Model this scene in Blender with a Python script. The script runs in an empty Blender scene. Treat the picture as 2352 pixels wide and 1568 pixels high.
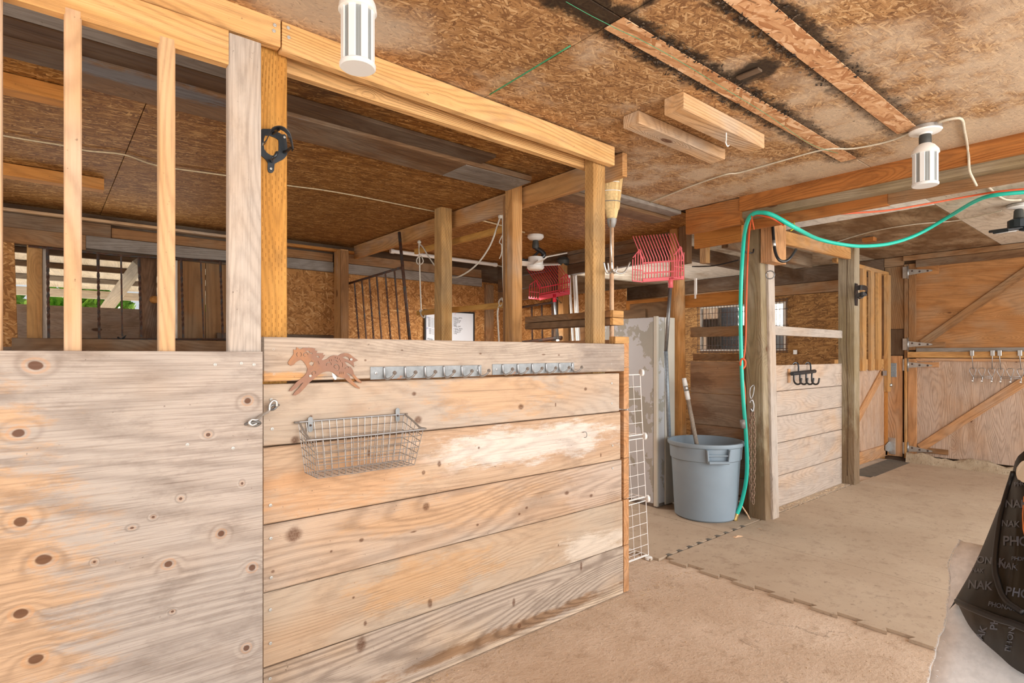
import bpy, bmesh, math, random
from mathutils import Vector, Matrix, Euler
from mathutils.bvhtree import BVHTree
from mathutils.geometry import delaunay_2d_cdt
random.seed(7)
S = bpy.context.scene
COL = S.collection
# ---------------------------------------------------------------- camera, world, light, exposure
# world axes: X along the stall fronts, Y into the stalls, Z up, floor at 0 (metres)
FPX, HY, HC, ANG = 1290.0, 815.0, 1.3, math.radians(50.1)
FW = (math.cos(ANG), math.sin(ANG)); RT = (math.sin(ANG), -math.cos(ANG))
cd = bpy.data.cameras.new('camera'); cam = bpy.data.objects.new('camera', cd); COL.objects.link(cam)
cam.location = (0, 0, HC); cam.rotation_euler = (math.pi/2, 0, ANG - math.pi/2)
cd.sensor_width = 36; cd.lens = FPX/2352*36; cd.shift_y = (HY - 784)/2352; cd.clip_start = .02
S.camera = cam
W = bpy.data.worlds.new('sky'); S.world = W; W.use_nodes = True
wn = W.node_tree; wn.nodes.clear()
bg = wn.nodes.new('ShaderNodeBackground'); wo = wn.nodes.new('ShaderNodeOutputWorld')
sk = wn.nodes.new('ShaderNodeTexSky'); sk.sky_type = 'HOSEK_WILKIE'; sk.turbidity = 4; sk.ground_albedo = .4
sk.sun_direction = Vector((-.7, .55, .5)).normalized()
hs = wn.nodes.new('ShaderNodeHueSaturation'); hs.inputs['Saturation'].default_value = .35
wn.links.new(sk.outputs[0], hs.inputs['Color']); wn.links.new(hs.outputs[0], bg.inputs[0]); wn.links.new(bg.outputs[0], wo.inputs[0])
bg.inputs[1].default_value = 2.6
sd = bpy.data.lights.new('sun', 'SUN'); sd.energy = 13.0; sd.angle = .01; sd.color = (1, .95, .86)
sun = bpy.data.objects.new('sun', sd); COL.objects.link(sun); sun.location = (0, 12, 8)
sun.rotation_euler = Vector((-.7, .55, .5)).to_track_quat('Z', 'Y').to_euler()
def area(name, loc, aim, sx, sy, power, col=(1, 1, 1)):
    d = bpy.data.lights.new(name, 'AREA'); d.shape = 'RECTANGLE'; d.size = sx; d.size_y = sy; d.energy = power; d.color = col
    o = bpy.data.objects.new(name, d); COL.objects.link(o); o.location = loc
    o.rotation_euler = (Vector(loc) - Vector(aim)).to_track_quat('Z', 'Y').to_euler(); return o
# daylight through the wide barn doorway on the yard side and through the aisle end behind the camera
area('doorway_daylight', (3.7, -1.9, 1.6), (3.7, 2.5, 1.0), 9.0, 2.3, 262, (1, .985, .96))
area('aisle_end_daylight', (-2.2, .2, 1.5), (3, 1.9, 1.3), 3.6, 2.3, 30, (1, .985, .96))
area('stall_fill', (-1.6, 3.8, 1.5), (2, 4.2, 1.6), 2.4, 1.6, 28, (1, .98, .95))  # added fill light inside the closed left wall, no doorway there
area('tack_bay_fill', (3.4, 4.3, 1.9), (3.4, 4.4, 0), 1.0, 1.0, 30, (1, .95, .88))  # unseen fill light added near the fan and tube to brighten the bay
area('far_stall_fill', (6.2, 5.9, 1.5), (6.0, 3, 1.6), 2.5, 1.6, 60, (1, .98, .95))  # added fill light in the far stall, solid planks behind it
area('barred_opening_daylight', (.4, 5.38, 1.8), (.6, 3, 1.9), 1.3, .6, 5, (1, .99, .96))
S.view_settings.view_transform = 'Standard'; S.view_settings.look = 'None'; S.view_settings.gamma = 1
S.view_settings.use_curve_mapping = False; S.view_settings.exposure = .35
S.cycles.max_bounces = 7; S.cycles.diffuse_bounces = 4; S.cycles.glossy_bounces = 3; S.cycles.transparent_max_bounces = 6
S.cycles.sample_clamp_indirect = 4; S.cycles.caustics_reflective = False; S.cycles.caustics_refractive = False

# ---------------------------------------------------------------- plane helpers (a photo ray met with a real plane)
def _ray(px, py):
    s = (px - 1176)/FPX; return (FW[0] + RT[0]*s, FW[1] + RT[1]*s, (HY - py)/FPX)
def U(px, py, u): d = _ray(px, py); k = u/d[0]; return Vector((u, k*d[1], HC + k*d[2]))
def V(px, py, v): d = _ray(px, py); k = v/d[1]; return Vector((k*d[0], v, HC + k*d[2]))
def Zp(px, py, z): d = _ray(px, py); k = (z - HC)/d[2]; return Vector((k*d[0], k*d[1], z))
def D(px, py, dist): d = _ray(px, py); return Vector((dist*d[0], dist*d[1], HC + dist*d[2]))

# ---------------------------------------------------------------- materials
def N(t, typ, ins=None, **props):
    nd = t.nodes.new(typ)
    for k, v in props.items(): setattr(nd, k, v)
    for k, v in (ins or {}).items():
        if isinstance(v, bpy.types.NodeSocket): t.links.new(v, nd.inputs[k])
        else: nd.inputs[k].default_value = v
    return nd
def mth(t, op, a, b=0.0, c=0.0):
    return N(t, 'ShaderNodeMath', {0: a, 1: b, 2: c}, operation=op).outputs[0]
def vm(t, op, a, b=(0, 0, 0)):
    n = N(t, 'ShaderNodeVectorMath', {0: a, 1: b}, operation=op)
    return n.outputs['Value'] if op in ('LENGTH', 'DOT_PRODUCT', 'DISTANCE') else n.outputs[0]
def mixc(t, f, a, b, blend='MIX'):
    return N(t, 'ShaderNodeMix', {0: f, 6: a, 7: b}, data_type='RGBA', blend_type=blend).outputs[2]
def mr(t, v, a, b, c=0.0, d=1.0, smooth=True):
    return N(t, 'ShaderNodeMapRange', {0: v, 1: a, 2: b, 3: c, 4: d}, interpolation_type='SMOOTHSTEP' if smooth else 'LINEAR').outputs[0]
def noise(t, vec, scale=1.0, detail=2.0, rough=.55, dist=0.0):
    return N(t, 'ShaderNodeTexNoise', {'Vector': vec, 'Scale': scale, 'Detail': detail, 'Roughness': rough, 'Distortion': dist}).outputs[0]
def c4(c): return (c[0], c[1], c[2], 1)
def group(name, ins, outs):
    g = bpy.data.node_groups.new(name, 'ShaderNodeTree')
    for n, ty, dv in ins:
        s = g.interface.new_socket(n, in_out='INPUT', socket_type='NodeSocket' + ty)
        if dv is not None: s.default_value = dv
    for n, ty in outs: g.interface.new_socket(n, in_out='OUTPUT', socket_type='NodeSocket' + ty)
    return g, N(g, 'NodeGroupInput').outputs, N(g, 'NodeGroupOutput')

# sawn timber: grain along local X, flame rings, knots, weather grey, patches with a shape of their own
g, I, O = group('timber', [('Light', 'Color', c4((.7, .45, .25))), ('Dark', 'Color', c4((.5, .28, .12))), ('Grey', 'Color', c4((.45, .4, .35))),
    ('GreyAmt', 'Float', .3), ('Ring', 'Float', .3), ('Knot', 'Float', .3), ('Fine', 'Float', .3), ('S', 'Float', 1.0), ('Rnd', 'Float', 1.0),
    ('P1Col', 'Color', c4((.8, .8, .8))), ('P1', 'Vector', (0, 0, 0)), ('P1Size', 'Vector', (1, 1, 1)), ('P1Amt', 'Float', 0.0),
    ('P2Col', 'Color', c4((.8, .8, .8))), ('P2', 'Vector', (0, 0, 0)), ('P2Size', 'Vector', (1, 1, 1)), ('P2Amt', 'Float', 0.0),
    ('XKnot', 'Float', 0.0), ('XHalo', 'Float', 0.0)], [('Color', 'Color'), ('Height', 'Float')])
tc = N(g, 'ShaderNodeTexCoord').outputs['Object']; rnd = N(g, 'ShaderNodeObjectInfo').outputs['Random']
off = N(g, 'ShaderNodeCombineXYZ', {0: mth(g, 'MULTIPLY', rnd, 53.0), 1: mth(g, 'MULTIPLY', rnd, 31.0), 2: mth(g, 'MULTIPLY', rnd, 17.0)}).outputs[0]
off = N(g, 'ShaderNodeVectorMath', {0: off, 'Scale': I['Rnd']}, operation='SCALE').outputs[0]
pw = vm(g, 'ADD', tc, off)
p = N(g, 'ShaderNodeVectorMath', {0: pw, 'Scale': I['S']}, operation='SCALE').outputs[0]
a = noise(g, vm(g, 'MULTIPLY', p, (1.1, 13, 13)), 1, 3)
vor = N(g, 'ShaderNodeTexVoronoi', {'Vector': vm(g, 'MULTIPLY', p, (2.2, 6.0, 3.0)), 'Scale': 1.0})
sep = N(g, 'ShaderNodeSeparateColor', {0: vor.outputs['Color']})
gate = mth(g, 'GREATER_THAN', sep.outputs[0], mth(g, 'SUBTRACT', 1.0, I['Knot']))
sz = mth(g, 'MULTIPLY_ADD', sep.outputs[1], .11, .035)
vd = mth(g, 'ADD', vor.outputs['Distance'], mth(g, 'MULTIPLY_ADD', noise(g, p, 25, 1), .06, -.03))
kn = mth(g, 'MULTIPLY', mr(g, mth(g, 'DIVIDE', vd, sz), 1.1, .75), gate)
ha = mth(g, 'MULTIPLY', mr(g, mth(g, 'DIVIDE', vd, sz), 4.2, .5), gate)
ha = mth(g, 'MAXIMUM', ha, I['XHalo']); kn = mth(g, 'MAXIMUM', kn, I['XKnot'])
fn = noise(g, vm(g, 'MULTIPLY', pw, (4, 190, 190)), 1, 3, .65)
r0 = noise(g, vm(g, 'MULTIPLY', p, (.55, 4.2, 3.2)), 1, 1.2, .4)
rs = mth(g, 'SINE', mth(g, 'MULTIPLY', mth(g, 'ADD', mth(g, 'MULTIPLY_ADD', ha, .16, r0), mth(g, 'MULTIPLY', fn, .006)), 215.0))
rs = mth(g, 'POWER', mth(g, 'MULTIPLY_ADD', rs, .5, .5), 2.2)
col = mixc(g, mr(g, a, .3, .72), I['Light'], I['Dark'])
bl = noise(g, vm(g, 'MULTIPLY', pw, (1.7, 3.3, 3.3)), 1, 3, .6)
gm = mth(g, 'MULTIPLY', mr(g, mth(g, 'ADD', bl, mth(g, 'MULTIPLY', I['GreyAmt'], .75)), .62, .9), .9)
col = mixc(g, gm, col, I['Grey'])
for q in ('P1', 'P2'):
    rr = vm(g, 'LENGTH', vm(g, 'DIVIDE', vm(g, 'SUBTRACT', tc, I[q]), I[q + 'Size']))
    bn = noise(g, vm(g, 'MULTIPLY', tc, (5, 17, 13)), 1.0, 5, .74)
    m = mth(g, 'MULTIPLY', mr(g, mth(g, 'MULTIPLY_ADD', bn, 2.7, mth(g, 'SUBTRACT', rr, 1.35)), 1.0, .4), I[q + 'Amt'])
    col = mixc(g, m, col, I[q + 'Col'])
dk = mixc(g, .62, col, c4((.05, .02, .008)))
mm_ = noise(g, vm(g, 'MULTIPLY', pw, (5, 12, 12)), 1, 5, .72)
col = mixc(g, mth(g, 'MULTIPLY', mr(g, mm_, .47, .72), mth(g, 'MULTIPLY_ADD', I['Fine'], .7, .12)), col, dk)
col = mixc(g, mth(g, 'MULTIPLY', rs, mth(g, 'MULTIPLY', I['Ring'], mr(g, mm_, .2, .6, .55, 1.2))), col, dk)
ck_ = noise(g, vm(g, 'MULTIPLY', pw, (1.3, 55, 55)), 1, 2)
col = mixc(g, mth(g, 'MULTIPLY', mr(g, ck_, .70, .76), mth(g, 'MULTIPLY', I['Fine'], 1.1)), col, c4((.07, .035, .018)))
col = mixc(g, mth(g, 'MULTIPLY', mr(g, fn, .42, .75), I['Fine']), col, dk)
col = mixc(g, mth(g, 'MULTIPLY', ha, .28), col, dk)
col = mixc(g, mth(g, 'MULTIPLY', kn, .86), col, c4((.10, .036, .014)))
sp = noise(g, pw, 75, 2)
col = mixc(g, mr(g, sp, .70, .80, 0, .6), col, c4((.07, .045, .03)))
g.links.new(col, O.inputs['Color'])
g.links.new(mth(g, 'ADD', fn, mth(g, 'MULTIPLY', rs, -.5)), O.inputs['Height'])
TIMBER = g

# oriented strand board: three layers of flakes that lie over each other
g, I, O = group('strand_board', [('Vector', 'Vector', None), ('C1', 'Color', c4((.2, .09, .03))), ('C2', 'Color', c4((.36, .18, .07))), ('C3', 'Color', c4((.6, .36, .17))),
    ('S', 'Float', 1.0), ('Along', 'Float', .5), ('Stain', 'Float', .4)], [('Color', 'Color'), ('Height', 'Float'), ('Fleck', 'Float')])
v0 = N(g, 'ShaderNodeVectorMath', {0: I['Vector'], 'Scale': I['S']}, operation='SCALE').outputs[0]
wob = noise(g, v0, 9, 1)
v0 = vm(g, 'ADD', v0, N(g, 'ShaderNodeCombineXYZ', {0: mth(g, 'MULTIPLY', wob, .03), 1: mth(g, 'MULTIPLY', wob, .03)}).outputs[0])
tone = pri = None
for i, (an, sx, sy) in enumerate(((.12, 9, 62), (.75, 10, 58), (-.6, 11, 66), (1.5, 12, 50))):
    mp = N(g, 'ShaderNodeMapping', {'Vector': v0, 'Rotation': (0, 0, an), 'Location': (i*3.7, i*1.9, 0)}).outputs[0]
    vo = N(g, 'ShaderNodeTexVoronoi', {'Vector': vm(g, 'MULTIPLY', mp, (sx, sy, 1)), 'Scale': 1.0}, voronoi_dimensions='2D')
    sp = N(g, 'ShaderNodeSeparateColor', {0: vo.outputs['Color']})
    tn = mth(g, 'MULTIPLY_ADD', vo.outputs['Distance'], -.22, sp.outputs[0]); pr = sp.outputs[1]
    if i == 0: pr = mth(g, 'ADD', pr, mth(g, 'MULTIPLY', I['Along'], .6))
    if tone is None: tone, pri = tn, pr
    else:
        f = mth(g, 'GREATER_THAN', pr, pri)
        tone = N(g, 'ShaderNodeMix', {0: f, 2: tone, 3: tn}).outputs[0]; pri = mth(g, 'MAXIMUM', pri, pr)
st = noise(g, I['Vector'], 1.7, 4, .62)
grn = noise(g, vm(g, 'MULTIPLY', v0, (40, 160, 1)), 1, 2)
tone = mth(g, 'ADD', mth(g, 'MULTIPLY_ADD', grn, .3, mth(g, 'SUBTRACT', tone, .15)), mth(g, 'MULTIPLY', mth(g, 'SUBTRACT', st, .5), mth(g, 'MULTIPLY', I['Stain'], 1.6)))
col = mixc(g, mr(g, tone, .0, .5), I['C1'], I['C2']); col = mixc(g, mr(g, tone, .55, 1.05), col, I['C3'])
g1 = vm(g, 'MULTIPLY', N(g, 'ShaderNodeMapping', {'Vector': v0, 'Rotation': (0, 0, .35)}).outputs[0], (14, 75, 1))
g2 = vm(g, 'MULTIPLY', N(g, 'ShaderNodeMapping', {'Vector': v0, 'Rotation': (0, 0, -.8)}).outputs[0], (16, 80, 1))
FLK = mth(g, 'MAXIMUM', mr(g, noise(g, g1, 1, 1), .66, .74), mr(g, noise(g, g2, 1, 1), .67, .75))
LFK = mth(g, 'MAXIMUM', mr(g, noise(g, vm(g, 'ADD', g1, (40, 9, 0)), 1, 1), .68, .76), mr(g, noise(g, vm(g, 'ADD', g2, (17, 33, 0)), 1, 1), .69, .77))
g.links.new(FLK, O.inputs['Fleck'])
col = mixc(g, mth(g, 'MULTIPLY', LFK, .7), col, I['C3'])
col = mixc(g, mth(g, 'MULTIPLY', FLK, .75), col, mixc(g, .6, I['C1'], c4((.02, .01, .005))))
g.links.new(col, O.inputs['Color']); g.links.new(tone, O.inputs['Height']); STRAND = g

def newmat(name):
    m = bpy.data.materials.new(name); m.use_nodes = True; t = m.node_tree; t.nodes.clear()
    b = N(t, 'ShaderNodeBsdfPrincipled', {'Roughness': .75, 'Specular IOR Level': .25}); o = N(t, 'ShaderNodeOutputMaterial', {0: b.outputs[0]})
    return m, t, b
def bump(t, b, h, dist, st=.6):
    t.links.new(N(t, 'ShaderNodeBump', {'Height': h, 'Distance': dist, 'Strength': st}).outputs[0], b.inputs['Normal'])
def timber(name, light, dark, grey=(.42, .36, .30), grey_amt=.3, ring=.3, knot=.25, fine=.3, s=1.0, rnd=1.0, p1=None, p2=None, rough=.78, xk=None, soft=False, incise=False, post=None):
    m, t, b = newmat(name)
    gn = N(t, 'ShaderNodeGroup', {}, node_tree=TIMBER) if False else t.nodes.new('ShaderNodeGroup')
    gn.node_tree = TIMBER
    for k, v in dict(Light=c4(light), Dark=c4(dark), Grey=c4(grey), GreyAmt=grey_amt, Ring=ring, Knot=knot, Fine=fine, S=s, Rnd=rnd).items(): gn.inputs[k].default_value = v
    for q, pp in (('P1', p1), ('P2', p2)):
        if pp:
            gn.inputs[q + 'Col'].default_value = c4(pp[0]); gn.inputs[q].default_value = pp[1]; gn.inputs[q + 'Size'].default_value = pp[2]; gn.inputs[q + 'Amt'].default_value = pp[3]
    tc = None
    if xk:      # knots at known places of this one sheet: (x, y, rx, ry)
        tc = N(t, 'ShaderNodeTexCoord').outputs['Object']; d0 = None
        w = mth(t, 'MULTIPLY_ADD', noise(t, tc, 30, 1), .5, -.25)
        for x, y, rx, ry in xk:
            d = vm(t, 'LENGTH', vm(t, 'MULTIPLY', vm(t, 'SUBTRACT', tc, (x, y, 0)), (1/rx, 1/ry, 0)))
            d0 = d if d0 is None else mth(t, 'MINIMUM', d0, d)
        d0 = mth(t, 'ADD', d0, w)
        if soft: t.links.new(mth(t, 'MULTIPLY', mr(t, d0, 1.25, .45), mr(t, noise(t, tc, 160, 3), .25, .65, .62, .95)), gn.inputs['XKnot'])
        else: t.links.new(mr(t, d0, 1.1, .8), gn.inputs['XKnot']); t.links.new(mth(t, 'MULTIPLY', mr(t, d0, 4.5, .8), .5 if soft else .22), gn.inputs['XHalo'])
    cs = gn.outputs['Color']; h = gn.outputs['Height']
    if xk and not soft: cs = mixc(t, mth(t, 'MULTIPLY', mr(t, mth(t, 'ABSOLUTE', mth(t, 'SUBTRACT', d0, 1.55)), .42, .1), .28), cs, c4((.60, .29, .11)))
    if incise:  # rows of treatment slits pressed into the post
        tc = N(t, 'ShaderNodeTexCoord').outputs['Object']; sx = N(t, 'ShaderNodeSeparateXYZ', {0: tc}).outputs; nz = N(t, 'ShaderNodeSeparateXYZ', {0: N(t, 'ShaderNodeTexCoord').outputs['Normal']}).outputs; msk = 0.0
        for ax in (1, 2):
            row = mth(t, 'FLOOR', mth(t, 'MULTIPLY', sx[ax], 95.0))
            fx = mth(t, 'FRACT', mth(t, 'MULTIPLY_ADD', sx[0], 34.0, mth(t, 'MULTIPLY', row, .5)))
            fy = mth(t, 'FRACT', mth(t, 'MULTIPLY', sx[ax], 95.0))
            k = mth(t, 'MULTIPLY', mth(t, 'LESS_THAN', fx, .45), mth(t, 'LESS_THAN', mth(t, 'ABSOLUTE', mth(t, 'SUBTRACT', fy, .5)), .15))
            k = mth(t, 'MULTIPLY', k, mth(t, 'GREATER_THAN', mth(t, 'ABSOLUTE', nz[3 - ax]), .7)); k = mth(t, 'MULTIPLY', k, mr(t, noise(t, tc, 6, 2), .38, .55)); msk = mth(t, 'ADD', k, msk)
        cs = mixc(t, mth(t, 'MULTIPLY', msk, .55), cs, c4((.22, .09, .02)))
    t.links.new(cs, b.inputs['Base Color']); b.inputs['Roughness'].default_value = rough
    bump(t, b, h, .003, .8); return m
def plain(name, col, rough=.5, metal=0.0, var=.0, scale=20, emit=None, spec=.4, col2=None, thr=(.45, .6)):
    m, t, b = newmat(name)
    b.inputs['Roughness'].default_value = rough; b.inputs['Metallic'].default_value = metal; b.inputs['Specular IOR Level'].default_value = spec
    tc = N(t, 'ShaderNodeTexCoord').outputs['Object']
    n = noise(t, tc, scale, 4, .6)
    c = mixc(t, mr(t, n, .3, .7, 0, var), c4(col), c4([x*.35 for x in col]))
    if col2: c = mixc(t, mr(t, noise(t, tc, scale*.45, 5, .65), thr[0], thr[1]), c, c4(col2))
    t.links.new(c, b.inputs['Base Color'])
    if emit: b.inputs['Emission Color'].default_value = c4(emit[0]); b.inputs['Emission Strength'].default_value = emit[1]
    return m
M = {}
M['pine'] = timber('new_pine', (.77, .47, .21), (.66, .36, .13), grey_amt=.0, ring=.34, knot=.4, fine=.15)
M['pine2'] = timber('rubbed_pine', (.68, .45, .26), (.57, .33, .15), (.52, .42, .33), .25, .28, .25, .2)
M['stile'] = timber('pale_weathered_pine', (.57, .46, .37), (.49, .385, .30), (.53, .47, .42), .45, .22, .2, .4)
M['bar'] = timber('planed_bar_wood', (.66, .42, .24), (.58, .35, .18), (.64, .48, .36), .35, .26, .1, .15)
M['yellow'] = timber('yellow_treated_post', (.64, .33, .085), (.52, .24, .05), (.6, .35, .13), .1, .3, .15, .2, incise=True)
M['ypost'] = timber('treated_corner_post', (.60, .37, .15), (.46, .25, .085), (.36, .24, .12), .25, .3, .28, .25, incise=True)
M['apost'] = timber('amber_stud', (.60, .33, .13), (.48, .23, .075), (.50, .36, .25), .2, .3, .25, .25)
M['olive'] = timber('greenish_treated_timber', (.34, .27, .165), (.25, .19, .105), (.40, .34, .25), .3, .3, .18, .35,
                    p1=((.19, .115, .06), (.15, 0, 0), (.75, .5, .5), .75))
M['grey'] = timber('weathered_grey_board', (.26, .225, .19), (.19, .155, .125), (.32, .29, .26), .4, .3, .2, .5)
M['dark'] = timber('dark_rough_board', (.135, .078, .042), (.075, .04, .02), (.17, .125, .09), .3, .35, .2, .55)
M['umber'] = timber('brown_rough_beam', (.25, .145, .075), (.16, .082, .038), (.25, .19, .135), .25, .3, .2, .55, p1=((.19, .2, .215), (.2, -.08, 0), (.7, .08, 1), .8))
M['umber2'] = timber('brown_rough_beam_plain', (.25, .145, .075), (.16, .082, .038), (.25, .19, .135), .25, .3, .2, .55)
M['orange'] = timber('orange_rough_beam', (.47, .185, .05), (.34, .115, .026), (.33, .18, .08), .2, .4, .25, .45)
M['orange2'] = timber('orange_smooth_board', (.56, .245, .06), (.46, .18, .04), (.46, .25, .1), .1, .25, .3, .2)
M['honey'] = timber('honey_slat', (.60, .34, .13), (.50, .25, .085), (.46, .30, .16), .25, .25, .2, .3)
M['brown'] = timber('brown_stained_board', (.34, .175, .075), (.25, .115, .042), (.30, .2, .12), .3, .3, .25, .4)
M['clip'] = timber('hay_rack_stick', (.60, .33, .09), (.50, .25, .055), (.5, .3, .1), .1, .2, .1, .2)
# the six planks of the stall front, each with its own weathering (local x runs 0..1.86 from the door)
def keep(*a, **k): return (a, k)
GR = (.50, .42, .35); PK = {}
PK['plank_a'] = keep('front_plank_top', (.56, .425, .315), (.47, .345, .245), GR, .5, .2, .22, .45, rnd=1, p1=((.33, .28, .245), (1.72, 0, 0), (.28, .14, 1), .8), p2=((.66, .34, .12), (.02, -.06, 0), (.3, .03, 1), .8))
PK['plank_b'] = keep('front_plank_second', (.56, .425, .315), (.50, .36, .255), GR, .35, .16, .2, .3, p1=((.64, .385, .20), (.98, .03, 0), (.45, .13, 1), .6), p2=((.50, .42, .34), (.12, 0, 0), (.4, .2, 1), .6))
PK['plank_c'] = keep('front_plank_third', (.58, .425, .30), (.52, .345, .225), GR, .15, .2, .25, .4, p1=((.76, .71, .66), (1.2, .02, 0), (.8, .10, 1), .75), p2=((.63, .34, .16), (.25, -.03, 0), (.5, .13, 1), .55))
PK['plank_d'] = keep('front_plank_fourth', (.57, .42, .305), (.50, .335, .22), GR, .25, .4, .42, .4, p1=((.63, .38, .20), (.75, .03, 0), (.6, .08, 1), .5), p2=((.56, .44, .36), (1.7, 0, 0), (.35, .2, 1), .6))
PK['plank_e'] = keep('front_plank_fifth', (.54, .40, .28), (.48, .33, .215), (.50, .41, .32), .3, .14, .3, .3, p1=((.60, .35, .165), (.62, .0, 0), (.4, .12, 1), .6), p2=((.72, .63, .53), (1.66, -.08, 0), (.36, .1, 1), .8))
PK['plank_f'] = keep('front_plank_bottom', (.62, .47, .33), (.50, .34, .21), GR, .45, .62, .3, .6, p1=((.30, .17, .085), (1.0, -.075, 0), (1.0, .035, 1), .85), p2=((.72, .58, .44), (1.2, -.12, 0), (1.2, .02, 1), .8))
def knots(zc, pts): return [(V(px, py, 1.954).x - .562, V(px, py, 1.954).z - zc, rx, ry) for px, py, rx, ry in pts]
KA = knots(1.286, ((1102, 812, .008, .004), (922, 804, .006, .003), (838, 827, .005, .004), (1247, 814, .014, .004), (1282, 815, .007, .004)))
KB = knots(1.0995, ((951, 904, .011, .009), (960, 964, .019, .017), (678, 1011, .017, .016), (1196, 934, .018, .013), (1276, 929, .006, .011), (1345, 893, .012, .009), (714, 956, .006, .004)))
KC = knots(.8645, ((1009, 1065, .010, .013), (973, 1085, .009, .010), (847, 1040, .008, .014), (1100, 1028, .007, .006), (1380, 1045, .006, .012)))
KD = knots(.622, ((675, 1228, .030, .026), (979, 1163, .017, .017), (950, 1221, .016, .004), (830, 1240, .010, .008), (761, 1266, .006, .005), (1210, 1166, .010, .007), (1193, 1180, .008, .006), (1097, 1205, .008, .006), (1302, 1132, .016, .010), (1358, 1138, .016, .010), (627, 1312, .007, .006)))
KE = knots(.385, ((839, 1431, .007, .010), (988, 1385, .012, .020), (1283, 1252, .005, .006), (812, 1372, .006, .005)))
KF = knots(.1315, ((1193, 1437, .012, .012), (1180, 1383, .010, .020), (1335, 1300, .008, .025), (830, 1480, .02, .03)))
for k_, kl in (('plank_a', KA), ('plank_b', KB), ('plank_c', KC), ('plank_d', KD), ('plank_e', KE), ('plank_f', KF)): a_ = list(PK[k_][0]); a_[6] = .06; M[k_] = timber(*a_, xk=kl, soft=True, **PK[k_][1])
M['end'] = timber('plank_end', (.64, .35, .17), (.53, .26, .11), (.52, .34, .22), .2, .35, .1, .35)
PX = [V(px, py, 1.905) for px, py in ((82, 840), (42, 995), (48, 1198), (99, 1285), (387, 1295), (48, 1408), (82, 1513), (569, 920), (508, 1225), (579, 1303), (566, 1488), (478, 998), (415, 1145), (556, 1110), (303, 1212), (352, 1187), (396, 1404), (217, 1290))]
KR = [(x*.68, y*.68) for x, y in [(.024, .017), (.02, .016), (.02, .017), (.026, .019), (.017, .014), (.022, .018), (.024, .018), (.016, .014), (.014, .013), (.016, .015), (.014, .014), (.009, .008), (.007, .007), (.006, .007), (.008, .005), (.006, .005), (.006, .005), (.005, .005)]]
M['ply'] = timber('fir_plywood', (.475, .385, .315), (.42, .335, .265), (.45, .40, .36), .5, .34, 0.0, .6, s=.42, rnd=0, xk=[(q.x - .0, q.z - .64, r[0], r[1]) for q, r in zip(PX, KR)],
                  p1=((.60, .36, .18), (-.14, -.1, 0), (.30, .75, 1), .65), p2=((.50, .43, .38), (.5, .4, 0), (.3, .4, 1), .5))
M['ply_door'] = timber('pink_door_plywood', (.60, .42, .30), (.50, .32, .21), (.56, .42, .33), .3, .26, .3, .4, s=1.3)
M['ply_door_up'] = timber('orange_door_plywood', (.47, .225, .085), (.38, .165, .055), (.40, .24, .13), .25, .34, .25, .35, s=.9, p1=((.52, .36, .24), (.1, -.4, 0), (.8, .2, 1), .5))
M['ply_brown'] = timber('brown_plywood', (.33, .175, .075), (.26, .125, .048), (.28, .18, .1), .3, .35, .15, .3, s=.5)
M['planks_b'] = timber('pale_stall_plank', (.60, .45, .34), (.51, .36, .25), (.52, .44, .38), .45, .2, .25, .35, p1=((.3, .25, .22), (.08, .02, 0), (.14, .1, 1), .6))
M['planks_s'] = timber('brown_stall_plank', (.44, .26, .145), (.34, .18, .09), (.38, .28, .2), .35, .25, .25, .4, p1=((.22, .12, .07), (.45, -.03, 0), (.25, .1, 1), .7))
M['log'] = timber('peeled_orange_log', (.58, .28, .09), (.47, .205, .055), (.54, .36, .2), .2, .35, .2, .4)
M['bark'] = timber('bark_post', (.22, .115, .06), (.13, .065, .033), (.28, .2, .15), .3, .5, .2, .8)
M['white_timber'] = timber('white_washed_timber', (.78, .70, .60), (.66, .58, .48), (.7, .65, .6), .3, .2, .15, .3)

def strand(name, c1, c2, c3, axes, s=1.0, along=.5, stain=.4, extra=None):
    m, t, b = newmat(name)
    gp = N(t, 'ShaderNodeNewGeometry').outputs['Position']; sx = N(t, 'ShaderNodeSeparateXYZ', {0: gp}).outputs
    vec = N(t, 'ShaderNodeCombineXYZ', {0: sx[axes[0]], 1: sx[axes[1]]}).outputs[0]
    gn = t.nodes.new('ShaderNodeGroup'); gn.node_tree = STRAND
    for k, v in dict(C1=c4(c1), C2=c4(c2), C3=c4(c3), S=s, Along=along, Stain=stain).items(): gn.inputs[k].default_value = v
    t.links.new(vec, gn.inputs['Vector'])
    col = gn.outputs['Color']
    if extra:
        col = extra(t, col, vec, sx)
        col = mixc(t, mth(t, 'MULTIPLY', gn.outputs['Fleck'], .5), col, c4((.09, .04, .016)))
    t.links.new(col, b.inputs['Base Color']); b.inputs['Roughness'].default_value = .7
    bump(t, b, gn.outputs['Height'], .003); return m
STRIPS = ((1.232, 1.477, 3.55, .042), (.885, .6, 3.32, .046))      # bare strips where battens came off: y, x0, x1, half width
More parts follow.
